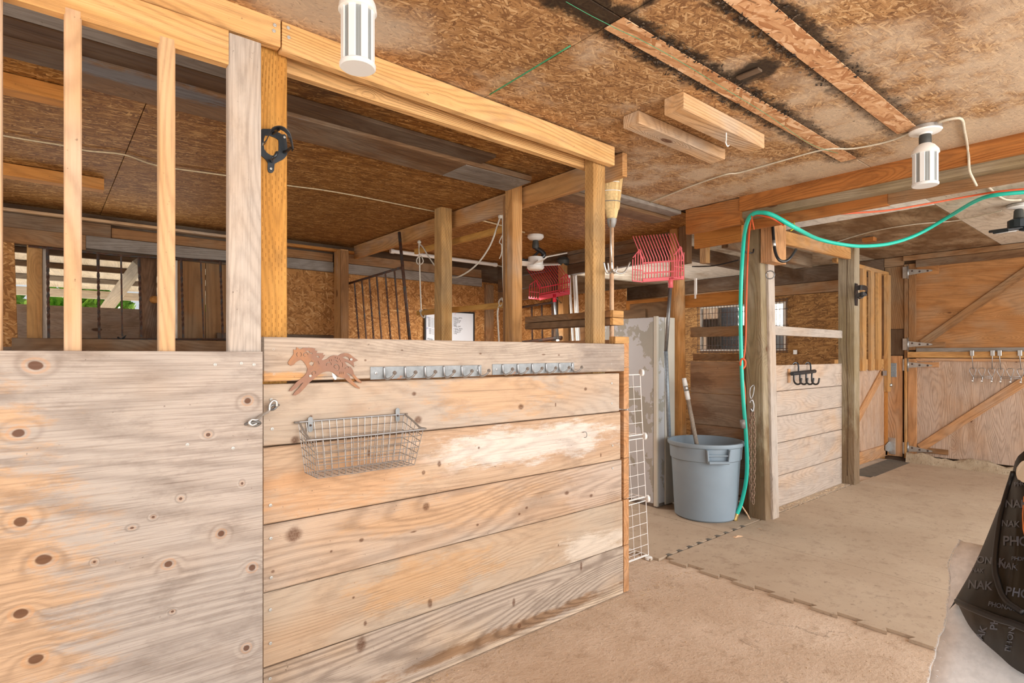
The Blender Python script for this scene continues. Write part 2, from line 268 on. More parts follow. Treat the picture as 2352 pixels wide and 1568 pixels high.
def mould(t, col, vec, sx):
    n1 = noise(t, vec, 2.3, 5, .65); n2 = noise(t, vm(t, 'ADD', vec, (7, 3, 0)), 1.25, 4, .6)
    east = mr(t, sx[0], 1.2, 4.2); south = mr(t, sx[1], 1.6, -.4)
    pale = mth(t, 'MULTIPLY_ADD', east, .19, mth(t, 'MULTIPLY', south, .12))  # pale patches thicken to the right, also painting in brighter light there
    col = mixc(t, mth(t, 'MULTIPLY', mr(t, mth(t, 'ADD', n1, pale), .53, .75), .72), col, c4((.60, .49, .37)))
    bl_ = mr(t, mth(t, 'MULTIPLY_ADD', mth(t, 'SUBTRACT', n1, .5), 1.4, vm(t, 'LENGTH', vm(t, 'MULTIPLY', vm(t, 'SUBTRACT', vec, (.72, 1.78, 0)), (2.4, 4.5, 0)))), 1.0, .4)
    col = mixc(t, mth(t, 'MULTIPLY', bl_, .75), col, c4((.58, .50, .41)))
    col = mixc(t, mth(t, 'MULTIPLY', mr(t, n2, .56, .72), .55), col, c4((.16, .075, .03)))
    blk = None
    for y, x0, x1, w in STRIPS:
        d = mth(t, 'SUBTRACT', mth(t, 'ABSOLUTE', mth(t, 'SUBTRACT', sx[1], y)), w)
        e = mth(t, 'MAXIMUM', mth(t, 'SUBTRACT', x0 - 1.5, sx[0]), mth(t, 'SUBTRACT', sx[0], x1))
        d = mth(t, 'MAXIMUM', d, e)
        m = mth(t, 'MULTIPLY_ADD', mth(t, 'SUBTRACT', noise(t, vec, 14, 4, .7), .5), -.16, d)
        k = mr(t, m, .06, .01); fade = mr(t, sx[0], x1 + .3, x1 - 1.6, .5, 1)
        k = mth(t, 'MULTIPLY', k, fade); blk = k if blk is None else mth(t, 'MAXIMUM', blk, k)
    d = mth(t, 'MAXIMUM', mth(t, 'ABSOLUTE', mth(t, 'SUBTRACT', sx[0], 1.477)), mth(t, 'SUBTRACT', sx[1], 1.3))
    blk = mth(t, 'MAXIMUM', blk, mr(t, mth(t, 'MULTIPLY_ADD', mth(t, 'SUBTRACT', noise(t, vec, 18, 3), .5), -.05, d), .03, .0))
    d = vm(t, 'LENGTH', vm(t, 'MULTIPLY', vm(t, 'SUBTRACT', vec, (2.16, 1.11, 0)), (9, 6, 0)))
    blk = mth(t, 'MAXIMUM', blk, mr(t, mth(t, 'MULTIPLY_ADD', mth(t, 'SUBTRACT', noise(t, vec, 16, 3), .5), 1.2, d), 1.05, .5))
    return mixc(t, mth(t, 'MULTIPLY', blk, .93), col, c4((.018, .013, .01)))
M['osb_front'] = strand('stained_strand_board', (.22, .11, .048), (.41, .23, .10), (.68, .47, .26), (0, 1), 2.2, .25, .3, mould)
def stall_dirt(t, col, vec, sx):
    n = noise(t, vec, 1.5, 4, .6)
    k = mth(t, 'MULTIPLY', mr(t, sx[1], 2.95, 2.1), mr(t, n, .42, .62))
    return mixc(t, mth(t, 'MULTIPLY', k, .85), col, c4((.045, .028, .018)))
M['osb_stall'] = strand('brown_strand_board', (.17, .066, .013), (.295, .128, .027), (.62, .355, .125), (0, 1), 1.9, .75, .12, stall_dirt)
M['osb_wall'] = strand('orange_wall_strand_board', (.27, .115, .032), (.44, .205, .064), (.62, .36, .15), (0, 2), 1.2, .0, .12)
M['osb_wall_y'] = strand('orange_side_strand_board', (.27, .115, .032), (.44, .205, .064), (.62, .36, .15), (1, 2), 1.2, .1, .15)
M['osb_dark_y'] = strand('brown_side_strand_board', (.16, .072, .02), (.29, .14, .042), (.44, .24, .085), (1, 2), 1.2, .6, .35)
M['osb_strip'] = strand('bare_strand_strip', (.42, .20, .09), (.62, .36, .19), (.80, .56, .36), (0, 1), 1.0, .3, .1)
def whitewash(name, c, stain, amt):
    m, t, b = newmat(name)
    gp = N(t, 'ShaderNodeNewGeometry').outputs['Position']
    n1 = noise(t, vm(t, 'MULTIPLY', gp, (1.2, 2.2, 1)), 1.6, 5, .62); n2 = noise(t, vm(t, 'MULTIPLY', gp, (14, 60, 10)), 1, 2)
    r0 = noise(t, vm(t, 'MULTIPLY', gp, (.8, 2.2, 1)), 1.5, 1); rs = mth(t, 'POWER', mth(t, 'MULTIPLY_ADD', mth(t, 'SINE', mth(t, 'MULTIPLY', r0, 70.0)), .5, .5), 5.0)
    col = mixc(t, mr(t, n1, .48 - amt*.3, .8 - amt*.3), c4(c), c4(stain))
    col = mixc(t, mr(t, n2, .45, .8, 0, .25), col, c4([x*.4 for x in stain])); col = mixc(t, mth(t, 'MULTIPLY', rs, .22), col, c4([x*.3 for x in stain]))
    sp = noise(t, vm(t, 'MULTIPLY', gp, (9, 26, 9)), 1, 2); col = mixc(t, mr(t, sp, .70, .76, 0, .8), col, c4((.06, .04, .03)))
    t.links.new(col, b.inputs['Base Color']); return m
M['ww_pale'] = whitewash('whitewashed_plywood', (.60, .53, .44), (.36, .26, .17), .0)
M['ww_mid'] = whitewash('dull_whitewashed_plywood', (.50, .42, .32), (.24, .155, .085), .3)
M['ww_dark'] = whitewash('water_stained_plywood', (.40, .29, .18), (.17, .092, .042), .65)
M['ww_white'] = whitewash('white_painted_strip', (.82, .80, .76), (.5, .43, .36), -.2)

def floor_mat(name, c1, c2, c3, sc, bmp):
    m, t, b = newmat(name)
    gp = N(t, 'ShaderNodeNewGeometry').outputs['Position']
    n1 = noise(t, gp, 1.3*sc, 5, .6); n2 = noise(t, gp, 9*sc, 6, .72); n3 = noise(t, gp, 45*sc, 3, .6)
    col = mixc(t, mr(t, n1, .35, .68), c4(c1), c4(c2)); col = mixc(t, mr(t, n2, .5, .72, 0, .75), col, c4(c3))
    fb = mth(t, 'MAXIMUM', mr(t, noise(t, vm(t, 'MULTIPLY', gp, (60, 14, 1)), 1, 2), .64, .72), mr(t, noise(t, vm(t, 'MULTIPLY', gp, (16, 55, 1)), 1, 2), .64, .72)); col = mixc(t, mth(t, 'MULTIPLY', fb, .2 if bmp > .003 else .1), col, c4([x*.5 for x in c3])); col = mixc(t, mr(t, n3, .58, .74, 0, .5), col, c4([x*.45 for x in c1]))
    vo = N(t, 'ShaderNodeTexVoronoi', {'Vector': vm(t, 'ADD', gp, N(t, 'ShaderNodeCombineXYZ', {0: mth(t, 'MULTIPLY', n2, .35), 1: mth(t, 'MULTIPLY', n1, .5)}).outputs[0]), 'Scale': .75}, feature='DISTANCE_TO_EDGE', voronoi_dimensions='2D')
    ck = mth(t, 'MULTIPLY', mr(t, vo.outputs['Distance'], .008, .001), mr(t, n1, .45, .6))
    if bmp > .003: col = mixc(t, mth(t, 'MULTIPLY', ck, .6), col, c4([x*.4 for x in c1]))
    t.links.new(col, b.inputs['Base Color']); b.inputs['Roughness'].default_value = .85
    bump(t, b, mth(t, 'ADD', n2, mth(t, 'MULTIPLY', n3, .5)), bmp); return m
M['slab'] = floor_mat('dusty_concrete', (.55, .415, .305), (.66, .525, .41), (.41, .29, .20), 1.15, .012)
M['mat'] = floor_mat('dusty_rubber_mat', (.43, .33, .24), (.50, .40, .30), (.34, .25, .18), .8, .0025)
M['mat_dark'] = floor_mat('bare_rubber_mat', (.13, .12, .105), (.17, .155, .13), (.09, .085, .075), 1.2, .002)
M['dirt'] = floor_mat('packed_dirt', (.40, .30, .20), (.52, .42, .30), (.20, .14, .085), 3.0, .02)
M['yard'] = floor_mat('yard_ground', (.60, .55, .46), (.66, .61, .52), (.48, .43, .35), .4, .01)
M['steel'] = plain('galvanised_steel', (.60, .60, .59), .38, .85, .25, 30)
M['chrome'] = plain('bright_steel_wire', (.36, .36, .365), .35, .8)
M['zincplate'] = plain('rusty_zinc_plate', (.30, .32, .335), .5, .35, .45, 26, col2=(.36, .17, .08), thr=(.64, .72))
M['screw'] = plain('pale_screw_head', (.50, .50, .48), .45, .5)
M['rust'] = plain('rusty_iron', (.13, .065, .042), .7, .4, .6, 30, col2=(.075, .07, .068))
M['rustart'] = plain('rust_brown_sheet', (.30, .165, .115), .65, .3, .25, 14, col2=(.38, .19, .10))
M['chain'] = plain('rusty_chain', (.33, .22, .155), .6, .4, .4, 60)
M['black'] = plain('black_enamel', (.018, .019, .022), .28, .0, .1, spec=.6)
M['blacksteel'] = plain('blued_black_steel', (.05, .06, .072), .3, .6, .3, 25)
M['greysteel'] = plain('dull_grey_tube', (.25, .255, .26), .45, .7, .3, 40)
M['bluetube'] = plain('worn_blue_grey_tube', (.30, .36, .42), .45, .3, .4, 60)
M['white'] = plain('white_plastic', (.82, .82, .80), .4)
M['whitewire'] = plain('white_coated_wire', (.86, .86, .85), .4)
M['lens'] = plain('frosted_lamp_lens', (.70, .72, .73), .3, 0, .05, 3, emit=((1, 1, .98), .05))
M['ledstrip'] = plain('lamp_fin_strip', (.30, .33, .34), .35, .2)
M['socket'] = plain('dark_socket', (.05, .052, .048), .5)
M['cable'] = plain('cream_cable', (.68, .62, .50), .5, 0, .3, 20)
M['rope'] = plain('white_rope', (.70, .66, .58), .8, 0, .3, 60)
M['twine'] = plain('pale_twine', (.62, .50, .32), .8, 0, .4, 40)
M['greentwine'] = plain('green_twine', (.05, .28, .14), .7)
M['teal'] = plain('turquoise_rubber_hose', (.02, .56, .44), .35, 0, .05)
M['cord'] = plain('orange_red_cord', (.62, .10, .03), .5)
M['pinkplastic'] = plain('faded_pink_plastic', (.80, .16, .185), .4, 0, .08, 8)
M['redplastic'] = plain('red_plastic', (.46, .012, .028), .35)
M['bin'] = plain('grey_blue_bin_plastic', (.26, .33, .395), .5, 0, .12, 4)
M['cabinet'] = plain('peeling_grey_paint', (.40, .395, .355), .6, 0, .1, 6, col2=(.54, .56, .59), thr=(.5, .515))
M['cabtrim'] = plain('cream_cabinet_trim', (.62, .60, .53), .5, 0, .1, 6)
M['bristle'] = plain('straw_bristle', (.78, .57, .28), .8, 0, .4, 60)
M['handle'] = timber('pale_broom_handle', (.74, .50, .32), (.66, .42, .26), grey_amt=.1, ring=.1, knot=.0, fine=.1)
M['oldhandle'] = timber('grey_worn_handle', (.42, .35, .28), (.30, .24, .18), grey_amt=.4, ring=.2, knot=.0, fine=.4)
M['fleece'] = plain('white_felt', (.87, .87, .88), .95, 0, .22, 55, spec=.05)
M['cover'] = plain('black_glossy_nylon', (.021, .0165, .0115), .45, 0, .25, 5, spec=.12)
M['piping'] = plain('black_piping', (.010, .010, .011), .5)
M['print'] = plain('grey_printed_letters', (.06, .066, .085), .45)
M['emblem'] = plain('cream_emblem', (.66, .60, .50), .5); M['emblem2'] = plain('orange_emblem', (.55, .17, .05), .45)
M['board_white'] = plain('whiteboard_face', (.72, .76, .82), .25, 0, .05, 3); M['ink'] = plain('black_ink', (.03, .03, .035), .6); M['ink_red'] = plain('red_ink', (.7, .12, .2), .6); M['ink_blue'] = plain('blue_ink', (.16, .18, .5), .6)
M['leaf'] = plain('sunlit_leaf', (.16, .36, .03), .6, 0, .5, 9, col2=(.30, .50, .07))
M['siding'] = plain('outside_white_siding', (.85, .85, .84), .5)
M['tape'] = plain('grey_tape', (.26, .25, .24), .4, .2); M['ytie'] = plain('yellow_tie', (.75, .65, .05), .5); M['brass'] = plain('brass', (.50, .36, .14), .35, .8)
M['fluff'] = plain('dark_mould_fluff', (.028, .02, .015), .95, 0, .3, 90, col2=(.13, .09, .06)); M['chips'] = plain('wood_chips', (.62, .46, .3), .85)
gm_, gt_, gb_ = newmat('window_glass'); gb_.inputs['Transmission Weight'].default_value = 1; gb_.inputs['Roughness'].default_value = .05; gb_.inputs['Base Color'].default_value = (.93, .95, .96, 1); gb_.inputs['IOR'].default_value = 1.05
M['glass'] = gm_

# ---------------------------------------------------------------- builders
def tag(o, label=None, cat=None, grp=None, kind=None):
    if label: o['label'] = label
    if cat: o['category'] = cat
    if grp: o['group'] = grp
    if kind: o['kind'] = kind
    return o
def root(name, loc, label=None, cat=None, grp=None, kind=None, parent=None):
    o = bpy.data.objects.new(name, None); COL.objects.link(o); o.location = Vector(loc); o.empty_display_size = .05
    o['_w'] = list(loc)
    if parent: link(o, parent)
    return tag(o, label, cat, grp, kind)
def wloc(o):
    m = Vector((0, 0, 0)); 
    while o is not None: m = m + o.matrix_basis.translation; o = o.parent
    return m
def link(o, parent):
    o.parent = parent; o.matrix_basis = Matrix.Translation(-wloc(parent)) @ o.matrix_basis
def obj(name, me, mat, parent=None, mw=None, smooth=False):
    o = bpy.data.objects.new(name, me); COL.objects.link(o)
    if mat: me.materials.append(mat)
    if mw is not None: o.matrix_basis = mw
    if parent: link(o, parent)
    if smooth:
        for f in me.polygons: f.use_smooth = True
    return o
def mesh(name, vs, fs, mat, parent=None, smooth=False, base=False):
    """world-space vertices; origin moved to the piece's middle (or base)"""
    vs = [Vector(v) for v in vs]
    lo = Vector([min(v[i] for v in vs) for i in range(3)]); hi = Vector([max(v[i] for v in vs) for i in range(3)])
    c = (lo + hi)/2
    if base: c.z = lo.z
    me = bpy.data.meshes.new(name); me.from_pydata([tuple(v - c) for v in vs], [], fs); me.update()
    return obj(name, me, mat, parent, Matrix.Translation(c), smooth)
def prism(L, w, t, ch=.003, jit=0.0):
    ch = min(ch, w*.3, t*.3); a, b = w/2, t/2
    sec = [(-a + ch, -b), (a - ch, -b), (a, -b + ch), (a, b - ch), (a - ch, b), (-a + ch, b), (-a, b - ch), (-a, -b + ch)]
    vs = []; fs = []
    n = 6 if jit else 1
    for i in range(n + 1):
        dy = random.uniform(-jit, jit) if 0 < i < n else 0; dz = random.uniform(-jit, jit) if 0 < i < n else 0
        vs += [(L*i/n, y + dy, z + dz) for y, z in sec]
    for i in range(n):
        for j in range(8): fs.append((i*8 + j, i*8 + (j + 1) % 8, i*8 + 8 + (j + 1) % 8, i*8 + 8 + j))
    fs.append(tuple(range(7, -1, -1))); fs.append(tuple(range(n*8, n*8 + 8)))
    return vs, fs
def beam(name, mat, a, b, wv, w, t, parent=None, ch=.003, jit=0.0):
    a = Vector(a); b = Vector(b); x = b - a; L = x.length; x = x.normalized()
    y = Vector(wv); y = (y - x*y.dot(x)).normalized(); z = x.cross(y)
    vs, fs = prism(L, w, t, ch, jit)
    me = bpy.data.meshes.new(name); me.from_pydata(vs, [], fs); me.update()
    m = Matrix((x, y, z)).transposed().to_4x4(); m.translation = a
    return obj(name, me, M[mat] if isinstance(mat, str) else mat, parent, m)
def bd(name, mat, x0, x1, y0, y1, z0, z1, parent=None, axis=None, ch=.003, jit=0.0):
    lo = (min(x0, x1), min(y0, y1), min(z0, z1)); hi = (max(x0, x1), max(y0, y1), max(z0, z1))
    s = [hi[i] - lo[i] for i in range(3)]; od = sorted(range(3), key=lambda i: -s[i])
    if axis is not None: od = [axis] + [i for i in od if i != axis]
    c = [(hi[i] + lo[i])/2 for i in range(3)]; a = list(c); b = list(c); a[od[0]] = lo[od[0]]; b[od[0]] = hi[od[0]]
    wv = [0, 0, 0]; wv[od[1]] = 1
    return beam(name, mat, a, b, wv, s[od[1]], s[od[2]], parent, ch, jit)
def tube(pts, r, n=8, vs=None, fs=None, cap=True, closed=False, r2=None):
    """round bar along a polyline, appended to vs/fs"""
    vs = [] if vs is None else vs; fs = [] if fs is None else fs
    pts = [Vector(p) for p in pts]; k = len(pts); b0 = len(vs); ref = None
    for i, p in enumerate(pts):
        if closed: d = pts[(i + 1) % k] - pts[i - 1]
        else: d = pts[min(i + 1, k - 1)] - pts[max(i - 1, 0)]
        d = d.normalized() if d.length > 1e-9 else Vector((0, 0, 1))
        if ref is None: ref = d.orthogonal().normalized()
        ref = (ref - d*ref.dot(d)); ref = ref.normalized() if ref.length > 1e-6 else d.orthogonal().normalized()
        q = d.cross(ref); rr = r if r2 is None else r + (r2 - r)*i/(k - 1)
        vs += [p + (ref*math.cos(2*math.pi*j/n) + q*math.sin(2*math.pi*j/n))*rr for j in range(n)]
    for i in range(k if closed else k - 1):
        o1 = b0 + i*n; o2 = b0 + ((i + 1) % k)*n
        for j in range(n): fs.append((o1 + j, o1 + (j + 1) % n, o2 + (j + 1) % n, o2 + j))
    if cap and not closed:
        fs.append(tuple(range(b0 + n - 1, b0 - 1, -1))); fs.append(tuple(range(b0 + (k - 1)*n, b0 + k*n)))
    return vs, fs
def rod(name, mat, pts, r, parent=None, n=8, closed=False, r2=None, base=False):
    vs, fs = tube(pts, r, n, closed=closed, r2=r2); return mesh(name, vs, fs, M[mat], parent, True, base)
def lathe(name, mat, c, prof, n=24, parent=None, axis=None, smooth=True, base=False):
    """prof: (radius, height) along axis from c"""
    ax = Vector(axis or (0, 0, 1)).normalized(); e1 = ax.orthogonal().normalized(); e2 = ax.cross(e1); c = Vector(c); vs = []; fs = []
    for r, h in prof: vs += [c + ax*h + (e1*math.cos(2*math.pi*j/n) + e2*math.sin(2*math.pi*j/n))*r for j in range(n)]
    for i in range(len(prof) - 1):
        for j in range(n): fs.append((i*n + j, i*n + (j + 1) % n, i*n + n + (j + 1) % n, i*n + n + j))
    if prof[0][0] > 1e-4: fs.append(tuple(range(n - 1, -1, -1)))
    if prof[-1][0] > 1e-4: fs.append(tuple(range((len(prof) - 1)*n, len(prof)*n)))
    o = mesh(name, vs, fs, M[mat], parent, smooth, base)
    if smooth: shade(o)
    return o
def shade(o, ang=35):
    me = o.data; bm = bmesh.new(); bm.from_mesh(me)
    for e in bm.edges:
        if len(e.link_faces) == 2 and e.calc_face_angle(0) > math.radians(ang): e.smooth = False
    bm.to_mesh(me); bm.free()
def curve(pts, k=6, closed=False):
    """Catmull-Rom through points"""
    P = [Vector(p) for p in pts]; n = len(P); out = []
    for i in range(n if closed else n - 1):
        g = (lambda j: P[j % n]) if closed else (lambda j: P[max(0, min(n - 1, j))])
        p0, p1, p2, p3 = g(i - 1), g(i), g(i + 1), g(i + 2)
        for s in range(k):
            t = s/k; out.append(.5*((2*p1) + (p2 - p0)*t + (2*p0 - 5*p1 + 4*p2 - p3)*t*t + (3*p1 - p0 - 3*p2 + p3)*t**3))
    if not closed: out.append(P[-1])
    return out
def flat(name, mat, outline, holes, mw, th, parent=None, bev=0.0):
    """sheet cut from a flat outline with holes (2D), local XY, thickness th about Z"""
    co = []; ed = []
    for pl in [outline] + list(holes):
        b0 = len(co); k = len(pl); co += [Vector((p[0], p[1])) for p in pl]; ed += [(b0 + i, b0 + (i + 1) % k) for i in range(k)]
    vo, _, tri, *_r = delaunay_2d_cdt(co, ed, [], 0, 1e-6)
    def inside(p, pl):
        c = False; j = len(pl) - 1
        for i in range(len(pl)):
            xi, yi = pl[i][0], pl[i][1]; xj, yj = pl[j][0], pl[j][1]
            if (yi > p[1]) != (yj > p[1]) and p[0] < (xj - xi)*(p[1] - yi)/(yj - yi) + xi: c = not c
            j = i
        return c
    keep = []
    for f in tri:
        c = (vo[f[0]] + vo[f[1]] + vo[f[2]])/3
        if inside(c, outline) and not any(inside(c, h) for h in holes): keep.append(tuple(f))
    n = len(vo); vs = [(v.x, v.y, th/2) for v in vo] + [(v.x, v.y, -th/2) for v in vo]; fs = list(keep) + [(f[2] + n, f[1] + n, f[0] + n) for f in keep]
    de = set((f[i], f[(i + 1) % 3]) for f in keep for i in range(3))
    for a, b in de:
        if (b, a) not in de: fs.append((b, a, a + n, b + n))
    me = bpy.data.meshes.new(name); me.from_pydata(vs, [], fs); me.update()
    return obj(name, me, M[mat] if isinstance(mat, str) else mat, parent, mw)
def text_mesh(s, size, bold=0.0):
    cu = bpy.data.curves.new('t', 'FONT'); cu.body = s; cu.size = size; cu.offset = bold*size; o = bpy.data.objects.new('t', cu); COL.objects.link(o)
    dg = bpy.context.evaluated_depsgraph_get(); me = bpy.data.meshes.new_from_object(o.evaluated_get(dg)); bpy.data.objects.remove(o)
    vs = [v.co.copy() for v in me.vertices]; fs = [tuple(p.vertices) for p in me.polygons]; return vs, fs
def frame(c, x, y):
    x = Vector(x).normalized(); y = Vector(y); y = (y - x*y.dot(x)).normalized(); m = Matrix((x, y, x.cross(y))).transposed().to_4x4(); m.translation = Vector(c); return m
def screw(c, nrm, parent, r=.0075, mat='screw', name='screw'):
    return lathe(name, mat, c, [(r*.35, .0005), (r*.4, .0022), (r, .003), (r, .0)][::-1] if False else [(r, 0), (r, .002), (r*.55, .0026), (r*.3, .0016)], 10, parent, nrm)
YN = (0, -1, 0); XN = (-1, 0, 0); ZN = (0, 0, -1)

# ================================================================ SETTING
fl = root('floor', (3, 3, 0), kind='structure')
bd('slab', 'slab', -6, 12, -6, 5.62, -.12, 0, fl)
def tooth_edge(a, b, n, d):
    """dovetail teeth along a-b, sticking out to the left of a->b by d"""
    a = Vector(a); b = Vector(b); x = (b - a); L = x.length; x.normalize(); y = Vector((-x.y, x.x)); out = []; s = L/n
    for i in range(n):
        o = a + x*s*i
        out += [o + x*s*.04, o + x*s*.30, o + x*s*.22 + y*d, o + x*s*.82 + y*d, o + x*s*.74]
    return out
def mat_tile(x0, x1, y0, y1, w=None, s=None, n_=None, m='mat'):
    pl = []
    pl += [Vector((x0, y0))] if not s else tooth_edge((x1, y0), (x0, y0), 8, s)[::-1]
    pl += [Vector((x1, y0)), Vector((x1, y1))]
    pl += [] if not n_ else tooth_edge((x0, y1), (x1, y1), 8, -n_)[::-1]
    pl += [Vector((x0, y1))]
    pl += [] if not w else [Vector(q) for q in tooth_edge((x0, y0), (x0, y1), 9, w)][::-1]
    k = len(pl); vs = [(p.x, p.y, .001) for p in pl] + [(p.x, p.y, .016) for p in pl]
    fs = [tuple(range(k, 2*k))] + [(i, (i + 1) % k, k + (i + 1) % k, k + i) for i in range(k)]
    return mesh('mat_tile', vs, fs, M[m], fl)
xs = [3.05, 3.79, 5.0, 6.2, 7.4, 7.97]; ys = [-1.6, .2, 2.12]
for j in range(2):
    for i in range(5):
        mat_tile(xs[i] + (.002 if i else 0), xs[i + 1] - .002, ys[j] + .002, ys[j + 1] - (.012 if j == 1 else .002), w=.04 if i == 0 else None)
for i in range(3): mat_tile([2.98, 3.79, 5.0][i] + .002, [3.79, 5.0, 6.2][i] - .002, 2.12 + .004, 3.34, w=.045 if i == 0 else None, s=None)
# loose gaps between the dovetails along the joint
v = []; f = []
for i in range(9):
    x = 3.07 + i*.117; b0 = len(v)
    v += [(x, 2.108, .0162), (x + .05, 2.108, .0162), (x + .042, 2.142, .0162), (x + .008, 2.142, .0162)]; f.append((b0, b0 + 1, b0 + 2, b0 + 3))
o = mesh('joint_gap', v, f, M['mat_dark'], fl); o['kind'] = 'stuff'
bd('threshold_mat', 'mat_dark', 6.75, 7.98, 2.09, 2.34, .001, .017, fl)
bd('yard', 'yard', -30, 30, 5.62, 40, -.3, -.1, fl); bd('yard', 'yard', -30, 30, -30, -6, -.3, -.1, fl)

ce = root('ceiling', (1.5, 2, 2.42), kind='structure')
bd('ceiling_deck', 'umber2', -1.7, 4.2, -1.3, 5.75, 2.45, 2.49, ce); bd('ceiling_deck', 'umber2', 3.98, 8.4, -1.3, 6.6, 2.55, 2.6, ce)
def panel(mat, x0, x1, y0, y1, z, t=.012, g_=.002): return bd('ceiling_panel', mat, x0 + g_, x1 - g_, y0 + g_, y1 - g_, z, z + t, ce, ch=.0015)
for x0, x1 in ((-1.6, -.96), (-.96, 1.477), (1.477, 3.80)):
    for y0, y1 in ((-1.2, -.02), (-.02, 1.2), (1.2, 2.02)): panel('osb_front', x0, x1, y0, y1, 2.42 + random.uniform(0, .002))
panel('osb_front', 2.46, 3.8, 2.02, 2.62, 2.42); panel('osb_stall', -1.6, 2.46, 2.02, 2.55, 2.42)
for j, (y0, y1) in enumerate(((2.55, 3.77), (3.77, 5.6))):
    for x0, x1 in ((-1.6, .355), (.355, 1.70), (1.70, 2.92), (2.92, 4.4)): panel('osb_stall', x0, x1, y0, y1, 2.42 + random.uniform(0, .002))
for x0, x1, y0, y1, m in ((3.95, 5.5, -1.2, .06, 'ww_pale'), (5.5, 8.2, -1.2, .06, 'ww_pale'), (3.95, 5.5, .06, 1.28, 'ww_pale'), (5.5, 8.2, .06, 1.28, 'ww_pale'), (3.95, 5.5, 1.28, 2.5, 'ww_white'), (5.5, 8.2, 1.28, 2.5, 'ww_dark'),
                          (4.46, 6.0, 2.5, 3.72, 'ww_mid'), (6.0, 8.2, 2.5, 3.72, 'ww_mid'), (4.46, 6.0, 3.72, 5.0, 'ww_mid'), (6.0, 8.2, 3.72, 5.0, 'ww_pale'), (4.46, 8.2, 5.0, 6.4, 'ww_mid')): panel(m, x0, x1, y0, y1, 2.505)
for y, x0, x1, w in STRIPS: bd('bare_strip', 'osb_strip', x0, x1, y - w, y + w, 2.4165, 2.4195, ce, ch=.001)
bd('splinter', 'dark', 2.13, 2.165, 1.06, 1.15, 2.408, 2.418, ce)
v = []; f = []
for y, x0, x1, w in STRIPS:
    for sgn in (-1, 1):
        for i in range(620):
            x = random.uniform(x0, x1); d = abs(random.gauss(0, .02)); yy = y + sgn*(w + d*1.2 - .005); r = random.uniform(.0012, .0062)*(1.2 if x < x1 - .8 else .7); b0 = len(v)
            v += [(x + random.uniform(-r, r)*1.6, yy + random.uniform(-r, r)*1.6, 2.42 - random.uniform(0, r*1.3)) for _ in range(4)]
            f += [(b0, b0 + 1, b0 + 2), (b0, b0 + 2, b0 + 3), (b0, b0 + 1, b0 + 3), (b0 + 1, b0 + 2, b0 + 3)]
o = mesh('mould_tufts', v, f, M['fluff'], ce); o['kind'] = 'stuff'

# back wall with the barred opening
wb = root('wall_back', (2, 5.6, 0), kind='structure')
bd('strand_panel', 'osb_wall', 1.33, 2.27, 5.56, 5.575, 1.50, 2.2, wb); bd('lower_plank', 'dark', 1.2, 2.27, 5.545, 5.575, 1.36, 1.50, wb)
bd('strand_panel', 'osb_wall', 2.27, 4.05, 5.56, 5.575, .5, 2.2, wb); bd('strand_panel', 'osb_wall', 4.055, 4.45, 5.56, 5.575, .5, 2.2, wb)
bd('lower_plank', 'dark', -3, 2.27, 5.55, 5.575, 0, .6, wb); bd('lower_plank', 'dark', -3, 2.27, 5.55, 5.575, .605, 1.32, wb)
bd('wall_backing', 'dark', -3, 4.5, 5.58, 5.6, 2.12, 2.46, wb); bd('corner_stud', 'brown', 4.20, 4.32, 5.52, 5.56, .6, 2.17, wb)
bd('edge_strip', 'pine2', -3, 2.36, 5.46, 5.55, 2.345, 2.368, wb)
bd('edge_strip', 'orange2', 1.7, 2.5, 5.44, 5.5, 2.335, 2.36, wb)
bd('top_board', 'umber2', -3, .42, 5.5, 5.54, 2.235, 2.34, wb, jit=.002); bd('top_board', 'brown', .425, 2.25, 5.515, 5.54, 2.24, 2.32, wb); bd('top_board', 'brown', 2.36, 4.12, 5.51, 5.54, 2.24, 2.34, wb)
bd('header_board', 'brown', -3, .26, 5.5, 5.535, 2.12, 2.235, wb); bd('header_board', 'grey', .262, 2.25, 5.5, 5.535, 2.135, 2.235, wb); bd('header_board', 'grey', 2.36, 4.12, 5.5, 5.535, 2.135, 2.235, wb)
bd('sill_beam', 'umber2', -.17, 1.3, 5.42, 5.56, 1.33, 1.425, wb)
bd('jamb_stud', 'honey', -.09, .0, 5.56, 5.62, 1.42, 2.13, wb); beam('strand_offcut', 'osb_wall', (-.205, 5.5, 1.36), (-.225, 5.5, 2.12), (1, 0, 0), .135, .012, wb)
bd('jamb_stud', 'white_timber', .0, .03, 5.6, 5.68, 1.42, 2.13, wb)
bd('door_panel', 'ply_brown', .90, 1.115, 5.60, 5.62, 1.3, 2.15, wb, axis=2); bd('door_panel', 'ply_brown', 1.12, 1.34, 5.605, 5.62, 1.3, 2.15, wb, axis=2)
bd('jamb_stud', 'white_timber', .872, .90, 5.6, 5.64, 1.3, 2.15, wb)
w2 = root('window_2', (.6, 5.5, 1.42), kind='structure')
rod('rail', 'rust', [V(82, 779, 5.5), V(525, 779, 5.5)], .009, w2, 6); rod('rail', 'rust', [V(65, 565, 5.5), V(278, 587, 5.5), V(522, 600, 5.5)], .008, w2, 6)
